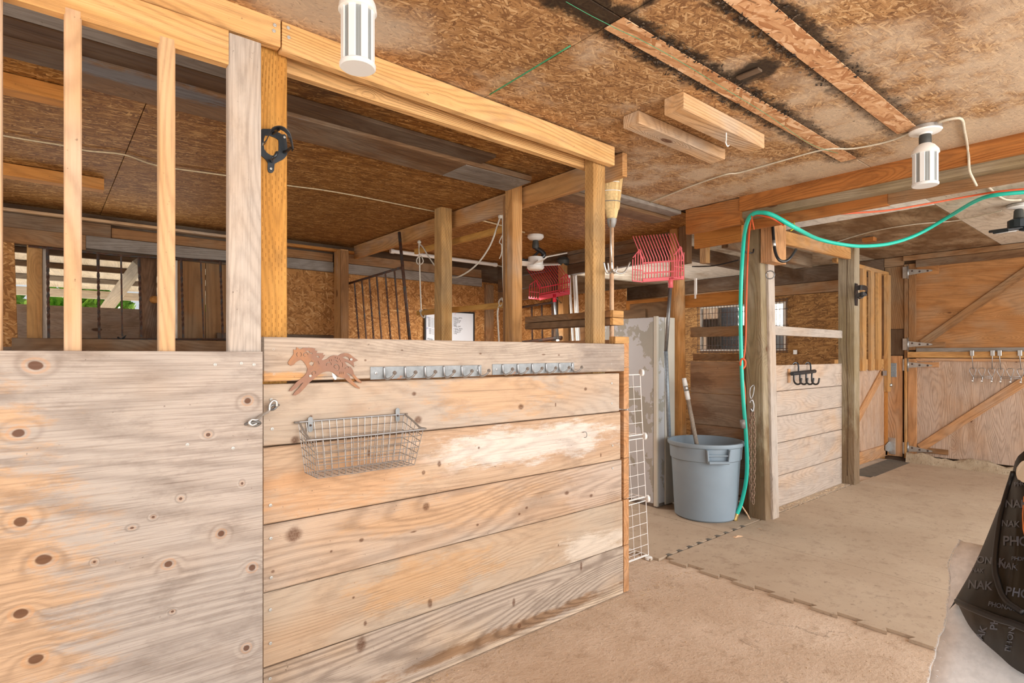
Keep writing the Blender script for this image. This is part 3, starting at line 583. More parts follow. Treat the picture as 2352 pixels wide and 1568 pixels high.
def twisted(pa, pb, r, parent, name='bar', mat='rust', turns=6):
    pa = Vector(pa); pb = Vector(pb); vs = []; fs = []; k = 30; x = (pb - pa).normalized().orthogonal().normalized(); y = (pb - pa).normalized().cross(x)
    for i in range(k + 1):
        p = pa.lerp(pb, i/k); a = turns*math.pi*i/k if .18 < i/k < .85 else (turns*math.pi*.18 if i/k <= .18 else turns*math.pi*.85)
        vs += [p + (x*math.cos(a + j*math.pi/2) + y*math.sin(a + j*math.pi/2))*r for j in range(4)]
    for i in range(k):
        for j in range(4): fs.append((i*4 + j, i*4 + (j + 1) % 4, i*4 + 4 + (j + 1) % 4, i*4 + 4 + j))
    return mesh(name, vs, fs, M[mat], parent)
for a, b, tw in (((109, 566), (112, 778), 1), ((225, 583), (228, 778), 1), ((278, 585), (281, 772), 0), ((319, 590), (325, 774), 1), ((416, 594), (421, 776), 1), ((461, 597), (468, 776), 0), ((506, 600), (512, 776), 1)):
    twisted(V(a[0], a[1], 5.5), V(b[0], b[1], 5.5), .0105 if tw else .008, w2, turns=7 if tw else 0)
rod('wire_tie', 'black', [V(270, 774, 5.48), V(282, 782, 5.47), V(290, 770, 5.48), V(276, 780, 5.47)], .008, w2, 6)

# far wall with the two-leaf door, window wall beyond
wf = root('wall_far', (8.1, 2, 0), kind='structure')
bd('strand_panel', 'osb_dark_y', 8.09, 8.105, 2.40, 3.62, .0, 2.14, wf); bd('strand_panel', 'osb_dark_y', 8.09, 8.105, 3.62, 4.97, .0, 1.36, wf); bd('strand_panel', 'osb_dark_y', 8.09, 8.105, 3.62, 4.97, 2.055, 2.14, wf)
bd('strand_panel', 'osb_dark_y', 8.09, 8.105, 4.97, 6.4, .0, 2.14, wf)
bd('top_plank', 'brown', 8.05, 8.09, 2.4, 6.4, 2.145, 2.29, wf); bd('top_plank', 'dark', 8.05, 8.09, 2.4, 6.4, 2.295, 2.5, wf)
bd('corner_board', 'brown', 8.055, 8.09, 2.19, 2.395, 2.39, 2.5, wf); bd('corner_board', 'ply_brown', 8.065, 8.09, 2.19, 2.395, 1.62, 2.385, wf, axis=2); bd('corner_board', 'dark', 8.06, 8.09, 2.19, 2.395, 1.30, 1.615, wf, axis=2)
bd('corner_board', 'end', 8.04, 8.075, 2.20, 2.41, .06, 1.29, wf, axis=2); bd('jamb_strip', 'brown', 8.05, 8.1, 2.40, 2.47, 1.0, 2.3, wf)
bd('top_plank', 'brown', 8.02, 8.06, -1.9, 2.185, 2.44, 2.5, wf); bd('top_plank', 'umber2', 8.03, 8.06, -1.9, 2.06, 2.35, 2.437, wf)
bd('wall_backing', 'dark', 8.11, 8.13, -1.9, 3.6, 0, 2.52, wf); bd('wall_backing', 'dark', 8.11, 8.13, 3.6, 6.5, 2.06, 2.52, wf); bd('wall_backing', 'dark', 8.11, 8.13, 4.97, 6.5, 0, 2.06, wf); bd('wall_backing', 'dark', 8.11, 8.13, 3.6, 4.97, 0, 1.36, wf)
d1 = root('door_1', (8.07, 1.1, 0), kind='structure')
bd('jamb', 'brown', 8.05, 8.10, 2.145, 2.185, .1, 2.40, d1); bd('jamb', 'honey', 8.02, 8.05, 2.15, 2.175, .05, 1.26, d1)
bd('upper_panel', 'ply_door_up', 8.07, 8.085, -1.5, 2.07, 1.37, 2.37, d1); bd('stile', 'brown', 8.05, 8.07, 2.065, 2.14, 1.36, 2.40, d1); bd('meeting_rail', 'grey', 8.045, 8.07, -1.5, 2.06, 1.335, 1.382, d1)
bd('lower_panel', 'ply_door', 8.065, 8.08, -1.5, 2.06, .1, 1.25, d1, axis=2); bd('stile', 'end', 8.045, 8.066, 2.055, 2.145, .1, 1.255, d1)
bd('meeting_rail', 'honey', 8.03, 8.075, -1.5, 2.145, 1.268, 1.338, d1); bd('meeting_rail', 'end', 8.045, 8.07, -1.5, 2.06, 1.228, 1.262, d1)
beam('brace', 'brown', (8.056, 2.0, 1.44), (8.056, 1.02, 2.245), (0, 1, 1), .085, .022, d1); beam('brace', 'end', (8.052, 2.02, .19), (8.052, 1.03, 1.075), (0, 1, 1), .095, .022, d1)
bd('hinge_block', 'brown', 8.046, 8.066, 1.78, 2.06, 1.39, 1.45, d1); bd('hinge_block', 'end', 8.045, 8.064, 1.84, 2.06, 1.155, 1.215, d1); bd('hinge_block', 'ply_door_up', 8.05, 8.068, 1.84, 2.06, 2.25, 2.37, d1, axis=1); bd('hinge_block', 'brown', 8.046, 8.064, 1.75, 2.06, .14, .2, d1)
def strap_hinge(z, parent, x=8.035, y=2.145, L=.235, dz=-.004):
    h = root('strap_hinge', (x, y, z), parent=parent)
    flat('strap', 'steel', [(0, -.036), (0, .036), (.05, .03), (L - .02, .011), (L, .006), (L, -.006), (L - .02, -.011), (.05, -.03)], [], frame((x, y - .012, z), (0, -1, dz/.2), (0, 0, 1)), .004, h)
    flat('leaf', 'steel', [(-.05, -.07), (-.004, -.07), (-.004, .07), (-.05, .07)], [], frame((x, y, z), (0, -1, 0), (0, 0, 1)), .004, h)
    rod('pin', 'chrome', [(x - .006, y - .004, z - .078), (x - .006, y - .004, z + .078)], .0085, h)
    for t in (.035, .11, .19): screw((x - .003, y - .012 - t, z + dz*t*5 + (.012 if t < .05 else 0)), XN, h, .011, 'rust', 'bolt')
for z in (2.30, 1.43, 1.18, .17): strap_hinge(z, d1)
# rough lip of trodden dirt below the door
def lump_strip(name, x0, x1, y0, y1, z0, h, mat, parent, nx=6, ny=44):
    vs = []; fs = []
    for j in range(ny + 1):
        for i in range(nx + 1):
            a = i/nx; hh = h*(math.sin(math.pi*min(1, a*1.15 + .05))**.5 if a < .9 else .75)*(1 - .15*random.random())*(1 + .22*math.sin(j*.9) + .12*math.sin(j*2.3 + i))
            vs.append((x0 + (x1 - x0)*a + random.uniform(-.008, .008), y0 + (y1 - y0)*j/ny, z0 + (hh if 0 < i else 0)))
    for j in range(ny):
        for i in range(nx): q = j*(nx + 1) + i; fs.append((q, q + 1, q + nx + 2, q + nx + 1))
    return mesh(name, vs, fs, M[mat], parent, True)
tag(lump_strip('packed_dirt', 7.93, 8.07, 2.14, -1.2, 0.0, .125, 'dirt', None), 'lumpy ridge of packed dirt under the two-leaf barn door', 'dirt', kind='stuff')
tag(lump_strip('swept_dirt', 4.62, 4.60, 2.3, 2.31, 0, .001, 'dirt', None, 1, 1), 'x', 'dirt', kind='stuff') if False else None

wl = root('wall_left', (-1.68, 3.7, 0), kind='structure')
for k in range(8): bd('wall_plank', ('brown', 'dark', 'planks_s')[k % 3], -1.70, -1.66, 1.9, 5.6, .305*k, .30 + .305*k, wl)
# window with bright siding outside
w1 = root('window_1', (8.1, 4.3, 1.36), kind='structure')
for a in ((8.08, 8.12, 3.62, 4.97, 2.035, 2.06), (8.08, 8.12, 3.62, 4.97, 1.36, 1.385), (8.08, 8.12, 3.62, 3.65, 1.385, 2.035), (8.08, 8.12, 4.94, 4.97, 1.385, 2.035), (8.085, 8.115, 4.27, 4.31, 1.385, 2.035)): bd('frame', 'white_timber', *a, parent=w1)
bd('pane', M['glass'], 8.098, 8.102, 3.65, 4.27, 1.385, 2.035, w1); bd('pane', M['glass'], 8.098, 8.102, 4.31, 4.94, 1.385, 2.035, w1)
mg = root('wire_guard', (8.03, 4.3, 1.34), 'rusty welded wire guard fixed over the far stall window', 'guard')
vs = []; fs = []
for i in range(29): y = 3.58 + i*.05; tube([(8.035, y, 1.33), (8.035, y, 2.1)], .0042, 5, vs, fs)
mesh('upright_wires', vs, fs, M['rust'], mg); vs = []; fs = []
for z in (1.34, 1.36, 1.39, 1.45, 1.72, 1.95, 2.06, 2.09): tube([(8.032, 3.56, z), (8.032, 5.0, z)], .0042, 5, vs, fs)
mesh('cross_wires', vs, fs, M['rust'], mg)
bd('plate', 'screw', 8.082, 8.089, 3.44, 3.50, 1.55, 1.63, None) if False else None
so = tag(bd('switch_box', 'white', 8.07, 8.09, 3.46, 3.51, 1.31, 1.37), 'small pale electrical outlet box on the wall beside the far window', 'outlet')
os_ = root('outside_siding', (9.6, 3.9, 0), 'white horizontal siding of the next building seen through the mesh-guarded window', 'building')
for i in range(18): beam('siding_board', 'siding', (9.6, 2.0, -.03 + i*.14), (9.6, 5.8, -.03 + i*.14), (-.12, 0, 1), .15, .02, os_)
bd('dark_shed', 'dark', 9.3, 9.4, 5.35, 7.9, -.1, 2.6, None); tag(bpy.data.objects['dark_shed'], 'dark board shed wall standing outside the far window', 'building')

# side wall between the tack bay and the far stall (only the panels the photo shows)
ws = root('wall_side', (4.44, 4, 0), kind='structure')
bd('strand_panel', 'osb_wall_y', 4.44, 4.455, 3.55, 5.55, .4, 1.96, ws)
for z0, z1, m in ((1.965, 2.09, 'brown'), (2.095, 2.25, 'umber2'), (2.255, 2.41, 'dark')): bd('wall_plank', m, 4.41, 4.45, 4.3, 5.55, z0, z1, ws, jit=.002)
for z0, z1, m in ((2.17, 2.28, 'dark'), (2.285, 2.38, 'umber2'), (2.385, 2.49, 'umber2')): bd('wall_plank', m, 4.38, 4.45, 2.95, 4.3, z0, z1, ws, jit=.004)
bd('wall_panel', 'ply_brown', 4.44, 4.455, 2.9, 3.5, 1.36, 1.80, ws); bd('wall_panel', 'ply_brown', 4.42, 4.436, 3.3, 4.4, 1.3, 1.74, ws)
wr = root('wall_rear', (6.2, 6.42, 0), kind='structure')
for k, (z0, z1) in enumerate(((0, .6), (.605, 1.2), (1.205, 1.8), (1.805, 2.57))): bd('wall_plank', ('ply_brown', 'brown', 'ply_brown', 'umber2')[k], 4.44, 8.1, 6.4, 6.42, z0, z1, wr)
# ================================================================ STALL FRONT
sf = root('plank_barrier', (1.5, 1.97, 0), 'stall front of six wide horizontal planks with hooks and a wire basket', 'stall front')
zz = [(1.212, 1.36, 'plank_a', -.03, 1.862), (.997, 1.202, 'plank_b', 0, 1.825), (.737, .992, 'plank_c', 0, 1.835), (.511, .733, 'plank_d', 0, 1.845), (.262, .508, 'plank_e', 0, 1.855), (.004, .259, 'plank_f', 0, 1.86)]
for i, (z0, z1, m, xa, xb) in enumerate(zz):
    y = 1.954 - (.004 if i == 0 else 0) + random.uniform(-.001, .001)
    beam('plank', m, (.562, y + .019, (z0 + z1)/2), (.562 + xb, y + .019, (z0 + z1)/2), (0, 0, 1), z1 - z0, .038, sf, ch=.004)
for px, py in ((628, 802), (629, 859), (623, 918), (625, 985), (621, 1160), (622, 1236), (623, 1326), (621, 1400), (621, 1477), (620, 1558), (1404, 806), (1404, 835), (1405, 880), (1405, 926), (1407, 1023), (1407, 1075)): screw(V(px, py, 1.9515 if py < 870 else 1.9535), YN, sf, .0055)
pa = root('stall_partition', (2.42, 3.7, 0), 'plank partition running back from the stall front corner, its plank ends showing', 'partition')
for z0, z1 in ((1.235, 1.385), (1.005, 1.232), (.738, .995), (.515, .735), (.262, .51), (.005, .258)): bd('plank', 'end', 2.432, 2.475, 1.958, 5.4, z0, z1, pa)
for z0, z1 in ((1.502, 1.539), (1.461, 1.499)): bd('rail', 'umber2' if z0 < 1.5 else 'brown', 2.326, 2.413, 1.965, 2.655, z0, z1, pa, ch=.004)
for z0, z1 in ((1.502, 1.539), (1.461, 1.499)): bd('rail_end', 'honey', 2.326, 2.414, 1.945, 1.966, z0, z1, pa)
bd('top_beam', 'apost', 2.447, 2.487, 1.98, 5.45, 2.285, 2.415, pa)
bd('cap_block', 'honey', 2.36, 2.475, 1.957, 2.0, 1.362, 1.40, pa)
# posts
def tpost(name, mat, x0, x1, y0, y1, z0, z1, label, grp=None, extra=None):
    r = root(name, ((x0 + x1)/2, (y0 + y1)/2, z0), label, 'post', grp); bd('shaft', mat, x0, x1, y0, y1, z0, z1, r, axis=2, ch=.004)
    for e in extra or []: bd('cleat', *e, parent=r, axis=2)
    return r
tpost('timber_post', 'yellow', .562, .652, 1.995, 2.06, 0, 2.40, 'yellow treated post with slit marks beside the plywood stall door')
tpost('timber_post', 'ypost', 2.228, 2.322, 1.994, 2.06, 0, 2.40, 'treated corner post where the broom hangs at the stall front end')
tpost('timber_post', 'apost', 2.347, 2.431, 2.80, 2.86, 0, 2.42, 'double amber stud post in the middle of the partition, beside the white rope', extra=[('honey', 2.352, 2.39, 2.862, 2.884, 0, 2.41), ('brown', 2.36, 2.40, 2.886, 2.92, 0, 2.36)])
tpost('timber_post', 'ypost', 2.313, 2.413, 3.6, 3.7, 0, 2.42, 'square treated post standing in front of the whiteboard')
tpost('timber_post', 'apost', 2.255, 2.335, 5.33, 5.495, 0, 2.345, 'doubled orange post against the back wall at the iron railing', extra=[('brown', 2.25, 2.33, 5.31, 5.33, 1.3, 2.33)])
tpost('timber_post', 'honey', 4.315, 4.405, 4.3, 4.38, 0, 2.3, 'orange post behind the red manure fork, dark wrapping at its top', extra=[('dark', 4.30, 4.40, 4.39, 4.47, .8, 2.33)])
lathe('post_wrap', 'socket', (4.37, 4.35, 2.27), [(.05, 0), (.075, .02), (.08, .06), (.06, .09), (.02, .1)], 12, bpy.data.objects['timber_post.005'])
# header over the stall front
hb = root('header_beam', (1.4, 2, 2.3), 'new pine header beam over the plank stall front, butted from two boards', 'beam')
beam('front_board', 'pine', (-.9, 1.96, 2.385), (.612, 1.96, 2.385), (0, 0, 1), .106, .038, hb); beam('front_board', 'pine', (.617, 1.96, 2.372), (2.334, 1.96, 2.357), (0, 0, 1), .10, .038, hb)
beam('back_board', 'pine', (-.9, 2.081, 2.372), (2.36, 2.081, 2.353), (0, 0, 1), .10, .038, hb)
for px, py in ((631, 58), (629, 71), (662, 64), (663, 86)): screw(V(px, py, 1.9405), YN, hb, .006)
# plywood stall door
dr = root('stall_door', (.23, 1.92, 0), 'tall plywood stall door with wooden bars above and knots in the panel', 'door')
me_ = bd('plywood_panel', 'ply', -.75, .5445, 1.905, 1.922, -.03, 1.311, dr, axis=0, ch=.001)
# its own origin at the world foot so the knots sit where they are
mp_ = me_.data; mwl = Matrix.Translation(wloc(dr)) @ me_.matrix_basis
for vv in mp_.vertices: vv.co = mwl @ vv.co; vv.co = Vector((vv.co.x, vv.co.z - .64, 1.905 - vv.co.y))
me_.matrix_basis = Matrix.Translation(-wloc(dr)) @ Matrix(((1, 0, 0, 0), (0, 0, -1, 1.905), (0, 1, 0, .64), (0, 0, 0, 1)))
bd('stile', 'stile', .449, .546, 1.923, 1.960, .05, 2.312, dr, axis=2); bd('stile', 'bar', -.20, -.078, 1.923, 1.96, .05, 2.31, dr, axis=2)
bd('top_rail', 'pine', -.078, .4485, 1.923, 1.961, 2.213, 2.321, dr)
for a, b in ((147, 188), (365, 403)):
    xa = V(a, 400, 1.923).x; xb = V(b, 400, 1.923).x; bd('bar', 'bar' if a < 200 else 'pine2', xa, xb, 1.9225, 1.96, .9, 2.235 if a > 200 else 2.232, dr, axis=2)
for px, py in ((494, 837), (554, 834), (583, 837), (430, 1021), (535, 1029)): screw(V(px, py, 1.905), YN, dr, .005)
for q in [o for o in dr.children if o.name.startswith('bar')]: pass

# ---- things on the stall front
def hook_rail(pa, pb, n, label):
    pa = Vector(pa); pb = Vector(pb); r = root('hook_rail', (pa + pb)/2, label, 'hooks', 'steel hook rails on the top plank'); x = (pb - pa).normalized(); L = (pb - pa).length; up = Vector((0, 0, 1)); nn = Vector(YN)
    pl = beam('plate', 'zincplate', pa - nn*0 + nn*.0015, pb + nn*.0015, up, .048, .003, r)
    for i in range(n):
        c = pa + x*(.055 + (L - .07)*i/(n - 1)); 
        pts = curve([c + nn*.004 + up*.022, c + nn*.006 + up*.0, c + nn*.012 - up*.018, c + x*.004 + nn*.026 - up*.023, c + x*.014 + nn*.042 - up*.014, c + x*.02 + nn*.05 - up*.0], 4)
        h = root('hook', c, parent=r); rod('wire', 'chrome', pts, .0042, h, 8); lathe('ball', 'chrome', pts[-1] - up*.007, [(.001, 0), (.006, .003), (.0085, .008), (.006, .0135), (.001, .016)], 10, h)
    for t in (.022, L - .02): screw(pa + x*t + nn*.003, YN, r, .006, 'chrome')
    return r
hook_rail((.939, 1.949, 1.232), (1.455, 1.949, 1.2325), 6, 'speckled steel hook rail nearer the horse cutout')
hook_rail((1.516, 1.949, 1.236), (2.03, 1.949, 1.239), 6, 'cleaner steel hook rail farther from the horse cutout')

# running horse cut from rusty sheet: outline in the plane of the planks
HS = [(383, 240), (400, 260), (455, 255), (465, 190), (540, 240), (565, 245), (640, 205), (850, 205), (945, 230), (925, 270), (1000, 290), (965, 345), (1155, 345), (1135, 390), (1195, 395), (1105, 520), (1150, 530), (1245, 490), (1330, 430), (1420, 400), (1540, 410), (1610, 360), (1700, 340), (1790, 350), (1850, 385), (1935, 455), (2045, 530), (1925, 575), (1945, 705), (1880, 650), (1790, 585), (1700, 560), (1740, 640), (1800, 685), (1860, 700), (1920, 800), (1935, 880), (2020, 985), (2145, 1085), (2115, 1120), (2010, 1060), (1930, 975), (1850, 890), (1780, 855), (1745, 860), (1820, 940), (1880, 1040), (1980, 1140), (2090, 1235), (2080, 1265), (1960, 1210), (1800, 1090), (1690, 990), (1610, 975), (1540, 950), (1480, 900), (1400, 840), (1320, 815), (1230, 815), (1130, 840), (1020, 910), (900, 1010), (790, 1100), (660, 1250), (540, 1370), (430, 1435), (360, 1425), (420, 1340), (530, 1230), (640, 1090), (560, 1140), (440, 1250), (330, 1325), (265, 1320), (330, 1230), (440, 1110), (560, 1010), (660, 930), (720, 850), (745, 740), (700, 640), (640, 560), (590, 515), (530, 530), (450, 570), (390, 640), (320, 672), (260, 640), (238, 590), (270, 530), (330, 450), (385, 370)]
def hp(p): w = V(640 + p[0]/11.2, 780 + p[1]/11.2, 1.946); return (w.x - .77, w.z - 1.24)
def slot(pts, w):
    P = [Vector(hp(p) + (0,)) for p in pts]; l = []; r_ = []
    for i, p in enumerate(P):
        d = (P[min(i + 1, len(P) - 1)] - P[max(0, i - 1)]).normalized(); nrm = Vector((-d.y, d.x, 0)); ww = 1.7*w*(.35 if i in (0, len(P) - 1) else 1); l.append(p + nrm*ww); r_.append(p - nrm*ww)
    return [(q.x, q.y) for q in l + r_[::-1]]
def arc(cx, cy, r, a0, a1, n=9, r1=None): return [(cx + (r + ((r1 or r) - r)*i/(n - 1))*math.cos(math.radians(a0 + (a1 - a0)*i/(n - 1))), cy + (r + ((r1 or r) - r)*i/(n - 1))*math.sin(math.radians(a0 + (a1 - a0)*i/(n - 1)))) for i in range(n)]
SL = [slot(arc(520, 380, 64, 120, 240), .0007), slot(arc(520, 380, 64, -60, 60), .0007), slot(arc(690, 395, 62, 200, 360), .0007), slot(arc(665, 395, 34, 60, 250), .0007),
      slot(arc(1290, 640, 66, 150, 370), .0007), slot(arc(1470, 715, 85, -110, 80, 12), .0008), slot(arc(1465, 690, 45, 80, 280), .0006), slot(arc(1755, 745, 52, 170, 340), .0007), slot(arc(905, 860, 52, 120, 380), .0007),
      slot([(1415, 520), (1470, 530), (1525, 575)], .0007), slot([(1010, 535), (1025, 590), (1045, 630)], .0006), slot([(1630, 575), (1640, 640), (1638, 710)], .0007)]
for x, y in ((1300, 525), (1355, 525), (1455, 460), (1505, 475), (1560, 500), (1590, 545)): SL.append(slot([(x, y - 22), (x, y), (x, y + 22)], .0006))
for x in (1570, 1615, 1660): SL.append(slot([(x, 820), (x, 855), (x, 890)], .0006))
SL.append([hp(p) for p in [(770, 590), (800, 600), (795, 560), (830, 575), (850, 530), (870, 580), (915, 565), (905, 620), (870, 670), (810, 660)]])
SL.append([hp(p) for p in [(690, 285), (780, 285), (800, 325), (880, 345), (860, 370), (760, 330)]]); SL.append([hp(p) for p in [(950, 400), (1030, 415), (1050, 455), (1020, 470)]]); SL.append([hp(p) for p in [(1640, 455), (1730, 425), (1800, 460), (1830, 530), (1740, 500)]])
hc = root('horse_cutout', (.77, 1.947, 1.24), 'rusty brown running horse cut from sheet metal on the planks', 'wall art')
flat('sheet', 'rustart', [hp(p) for p in HS], SL, Matrix(((1, 0, 0, .77), (0, 0, -1, 1.947), (0, 1, 0, 1.24), (0, 0, 0, 1))), .003, hc)
for p in ((810, 930), (1862, 508)): q = hp(p); screw((q[0] + .77, 1.945, q[1] + 1.24), YN, hc, .0045)

ft = tag(flat('feather', 'white', [hp(p) for p in [(1380, 850), (1440, 890), (1500, 960), (1490, 1025), (1450, 1030), (1400, 960)]], [], Matrix(((1, 0, 0, .77), (0, 0, -1, 1.9485), (0, 1, 0, 1.24), (0, 0, 0, 1))), .001), 'tiny white feather stuck under the belly of the horse cutout', 'feather')
# wire basket
bk = root('wire_basket', (.87, 1.95, .89), 'silver wire basket hanging on the stall front planks', 'basket')
bl_, br_ = .672, 1.078; fl_, fr_ = .664, 1.078; zbk, zfr, ybk, yfr, zbt = 1.070, 1.026, 1.944, 1.80, .895
rim = curve([(bl_, ybk - .02, zbk - .004), (bl_ + .02, ybk, zbk), (br_ - .02, ybk, zbk), (br_, ybk - .02, zbk - .004), (fr_, yfr + .03, zfr + .006), (fr_ - .02, yfr, zfr), (fl_ + .02, yfr, zfr), (fl_, yfr + .03, zfr + .006)], 5, True)
rod('rim', 'chrome', rim, .0038, bk, 7, closed=True)
yb0, yb1 = 1.94, 1.825   # base back / front
nx = 15
def gx(i, top): return (bl_ + (br_ - bl_)*i/nx) if top else (bl_ + .022 + (br_ - bl_ - .044)*i/nx)
vs, fs = [], []
for i in range(nx + 1): tube([(gx(i, 1), ybk, zbk), (gx(i, 0), yb0, zbt)], .0014, 5, vs, fs)
for k in range(1, 6): t = k/6; tube([(bl_ + .022*t, ybk + (yb0 - ybk)*t, zbk + (zbt - zbk)*t), (br_ - .022*t, ybk + (yb0 - ybk)*t, zbk + (zbt - zbk)*t)], .0014, 5, vs, fs)
mesh('back_grid', vs, fs, M['chrome'], bk); vs, fs = [], []
for i in range(nx + 1): tube([(gx(i, 1), yfr, zfr), (gx(i, 0), yb1, zbt)], .0014, 5, vs, fs)
for k in range(1, 6): t = k/6; tube([(bl_ + .022*t, yfr + (yb1 - yfr)*t, zfr + (zbt - zfr)*t), (br_ - .022*t, yfr + (yb1 - yfr)*t, zfr + (zbt - zfr)*t)], .0014, 5, vs, fs)
mesh('front_grid', vs, fs, M['chrome'], bk)
for sgn in (0, 1):
    vs, fs = [], []; X = (bl_, br_)[sgn]; xb = (bl_ + .022, br_ - .022)[sgn]
    for i in range(1, 5): t = i/5; tube([(X, ybk + (yfr - ybk)*t, zbk + (zfr - zbk)*t), (xb, yb0 + (yb1 - yb0)*t, zbt)], .0014, 5, vs, fs)
    for k in range(1, 6): t = k/6; x = X + (xb - X)*t; tube([(x, ybk + (yb0 - ybk)*t, zbk + (zbt - zbk)*t), (x, yfr + (yb1 - yfr)*t, zfr + (zbt - zfr)*t)], .0014, 5, vs, fs)
    mesh('side_grid', vs, fs, M['chrome'], bk)
vs, fs = [], []
for i in range(nx + 1): tube([(gx(i, 0), yb0, zbt), (gx(i, 0), yb1, zbt)], .0014, 5, vs, fs)
for k in range(6): y = yb0 + (yb1 - yb0)*k/5; tube([(bl_ + .022, y, zbt), (br_ - .022, y, zbt)], .0016, 5, vs, fs)
mesh('bottom_grid', vs, fs, M['chrome'], bk)
for px in (711, 911):
    c = V(px, 974 if px < 800 else 952, 1.95); c.y = 1.9505
    hg = flat('hanger', 'zincplate', [(math.cos(a)*.0085, .018 + math.sin(a)*.0085) for a in [math.pi*i/8 for i in range(9)]] + [(-math.cos(a)*.0085, -.018 - math.sin(a)*.0085) for a in [math.pi*i/8 for i in range(9)]], [], frame(c + Vector((0, -.008, 0)), (1, 0, 0), (0, 0, 1)), .002, bk)
    screw(c + Vector((0, -.0095, 0)), YN, hg, .005, 'rust') if False else screw(c + Vector((0, -.0095, -.003)), YN, bk, .004, 'rust')

# hook-and-eye latch
la = root('hook_latch', (.55, 1.90, 1.1), 'steel hook and eye latch joining plywood door to plank front', 'latch')
def ring(c, r, wr, ax, name, mat, parent, n=18, sq=(1, 1)):
    ax = Vector(ax).normalized(); e1 = ax.orthogonal().normalized(); e2 = ax.cross(e1); c = Vector(c)
    return rod(name, mat, [c + e1*math.cos(2*math.pi*i/n)*r*sq[0] + e2*math.sin(2*math.pi*i/n)*r*sq[1] for i in range(n)], wr, parent, 7, closed=True)
pe = V(640, 930, 1.954); pd = V(563, 974, 1.905)
rod('screw_eye', 'greysteel', curve([pe, pe + Vector((-.012, -.02, .0)), pe + Vector((-.03, -.034, .004)), pe + Vector((-.038, -.03, -.008)), pe + Vector((-.024, -.02, -.012)), pe + Vector((-.012, -.016, -.004))], 5), .004, la)
rod('screw_eye', 'greysteel', curve([pd, pd + Vector((.008, -.014, .003)), pd + Vector((.028, -.026, .008)), pd + Vector((.04, -.02, .002)), pd + Vector((.028, -.012, -.006)), pd + Vector((.012, -.01, -.002))], 5), .004, la)
k1 = V(626, 928, 1.925); k2 = V(585, 970, 1.885)
rod('hook_bar', 'steel', curve([k1 + Vector((.012, -.004, -.008)), k1 + Vector((.01, -.006, .008)), k1 + Vector((0, -.006, .012)), k1 + Vector((-.01, -.006, .0)), k1 + Vector((-.014, -.006, -.02)), k1.lerp(k2, .6), k2 + Vector((.006, 0, .008)), k2 + Vector((-.008, 0, .01)), k2 + Vector((-.016, 0, 0)), k2 + Vector((-.008, 0, -.008)), k2 + Vector((.006, 0, -.003))], 5), .0046, la)
stp = tag(rod('wire_staple', 'greysteel', curve([V(1339, 993, 1.956), V(1340, 992, 1.945), V(1346, 992, 1.940), V(1348, 999, 1.940), V(1346, 1004, 1.945), V(1341, 1004, 1.956)], 4), .0016), 'small wire staple in the whitened third plank', 'staple')

# black bridle bracket on the yellow post
br = root('bridle_bracket', (.61, 1.985, 1.96), 'black steel bridle bracket on the yellow post, ring shaped with one tongue', 'bracket')
OUT = [(238, 270), (420, 275), (500, 290), (560, 330), (650, 370), (700, 405), (770, 400), (810, 440), (815, 520), (830, 680), (850, 800), (815, 920), (740, 1000), (620, 1060), (530, 1110), (515, 1270), (480, 1320), (430, 1330), (375, 1300), (360, 1230), (365, 1090), (330, 1020), (240, 940), (150, 860), (110, 700), (110, 480), (150, 330)]
INN = [(300, 430), (400, 430), (560, 490), (620, 540), (630, 620), (625, 800), (560, 815), (520, 915), (430, 905), (340, 840), (280, 760), (265, 640), (270, 520)]
def bp(p): w = V(580 + p[0]/10.45, 270 + p[1]/10.45, 1.992); return (w.x - .61, w.z - 1.96)
flat('plate', 'blacksteel', [bp(p) for p in OUT], [[bp(p) for p in INN]], frame((.61, 1.993, 1.96), (1, 0, 0), (0, 0, 1)), .005, br, .002)
def bw(x, y, v=1.96): return V(580 + x/10.45, 270 + y/10.45, v)
def strip(name, mat, pts, w, th, wv, parent):
    vs = []; fs = []; wv = Vector(wv).normalized()
    for i, p in enumerate(pts):
        d = (pts[min(i + 1, len(pts) - 1)] - pts[max(0, i - 1)]).normalized(); nn = d.cross(wv).normalized()
        vs += [p + wv*w/2 + nn*th/2, p - wv*w/2 + nn*th/2, p - wv*w/2 - nn*th/2, p + wv*w/2 - nn*th/2]
    for i in range(len(pts) - 1):
        for j in range(4): fs.append((i*4 + j, i*4 + (j + 1) % 4, i*4 + 4 + (j + 1) % 4, i*4 + 4 + j))
    fs += [(3, 2, 1, 0), tuple(range(len(vs) - 4, len(vs)))]
    return mesh(name, vs, fs, M[mat], parent, False)
strip('saddle_arch', 'black', curve([bw(245, 640, 1.945), bw(320, 580, 1.945), bw(390, 420, 1.945), bw(470, 290, 1.945), bw(600, 240, 1.945), bw(740, 270, 1.945), bw(870, 390, 1.945), bw(930, 560, 1.945), bw(965, 780, 1.945)], 4), .03, .003, (.2, 1, 0), br)
strip('support', 'black', [bw(480, 390, 1.99), bw(560, 330, 1.97), bw(640, 280, 1.95)], .012, .004, (0, 1, 1), br); strip('support', 'black', [bw(740, 830, 1.99), bw(830, 800, 1.97), bw(920, 720, 1.95)], .012, .004, (0, 1, 1), br)
rod('hook', 'blacksteel', curve([bw(470, 1050, 1.989), bw(480, 980, 1.96), bw(540, 930, 1.945), bw(590, 830, 1.945)], 4), .005, br)
screw(bw(765, 470, 1.989), YN, br, .004); screw(bw(440, 1225, 1.989), YN, br, .004)

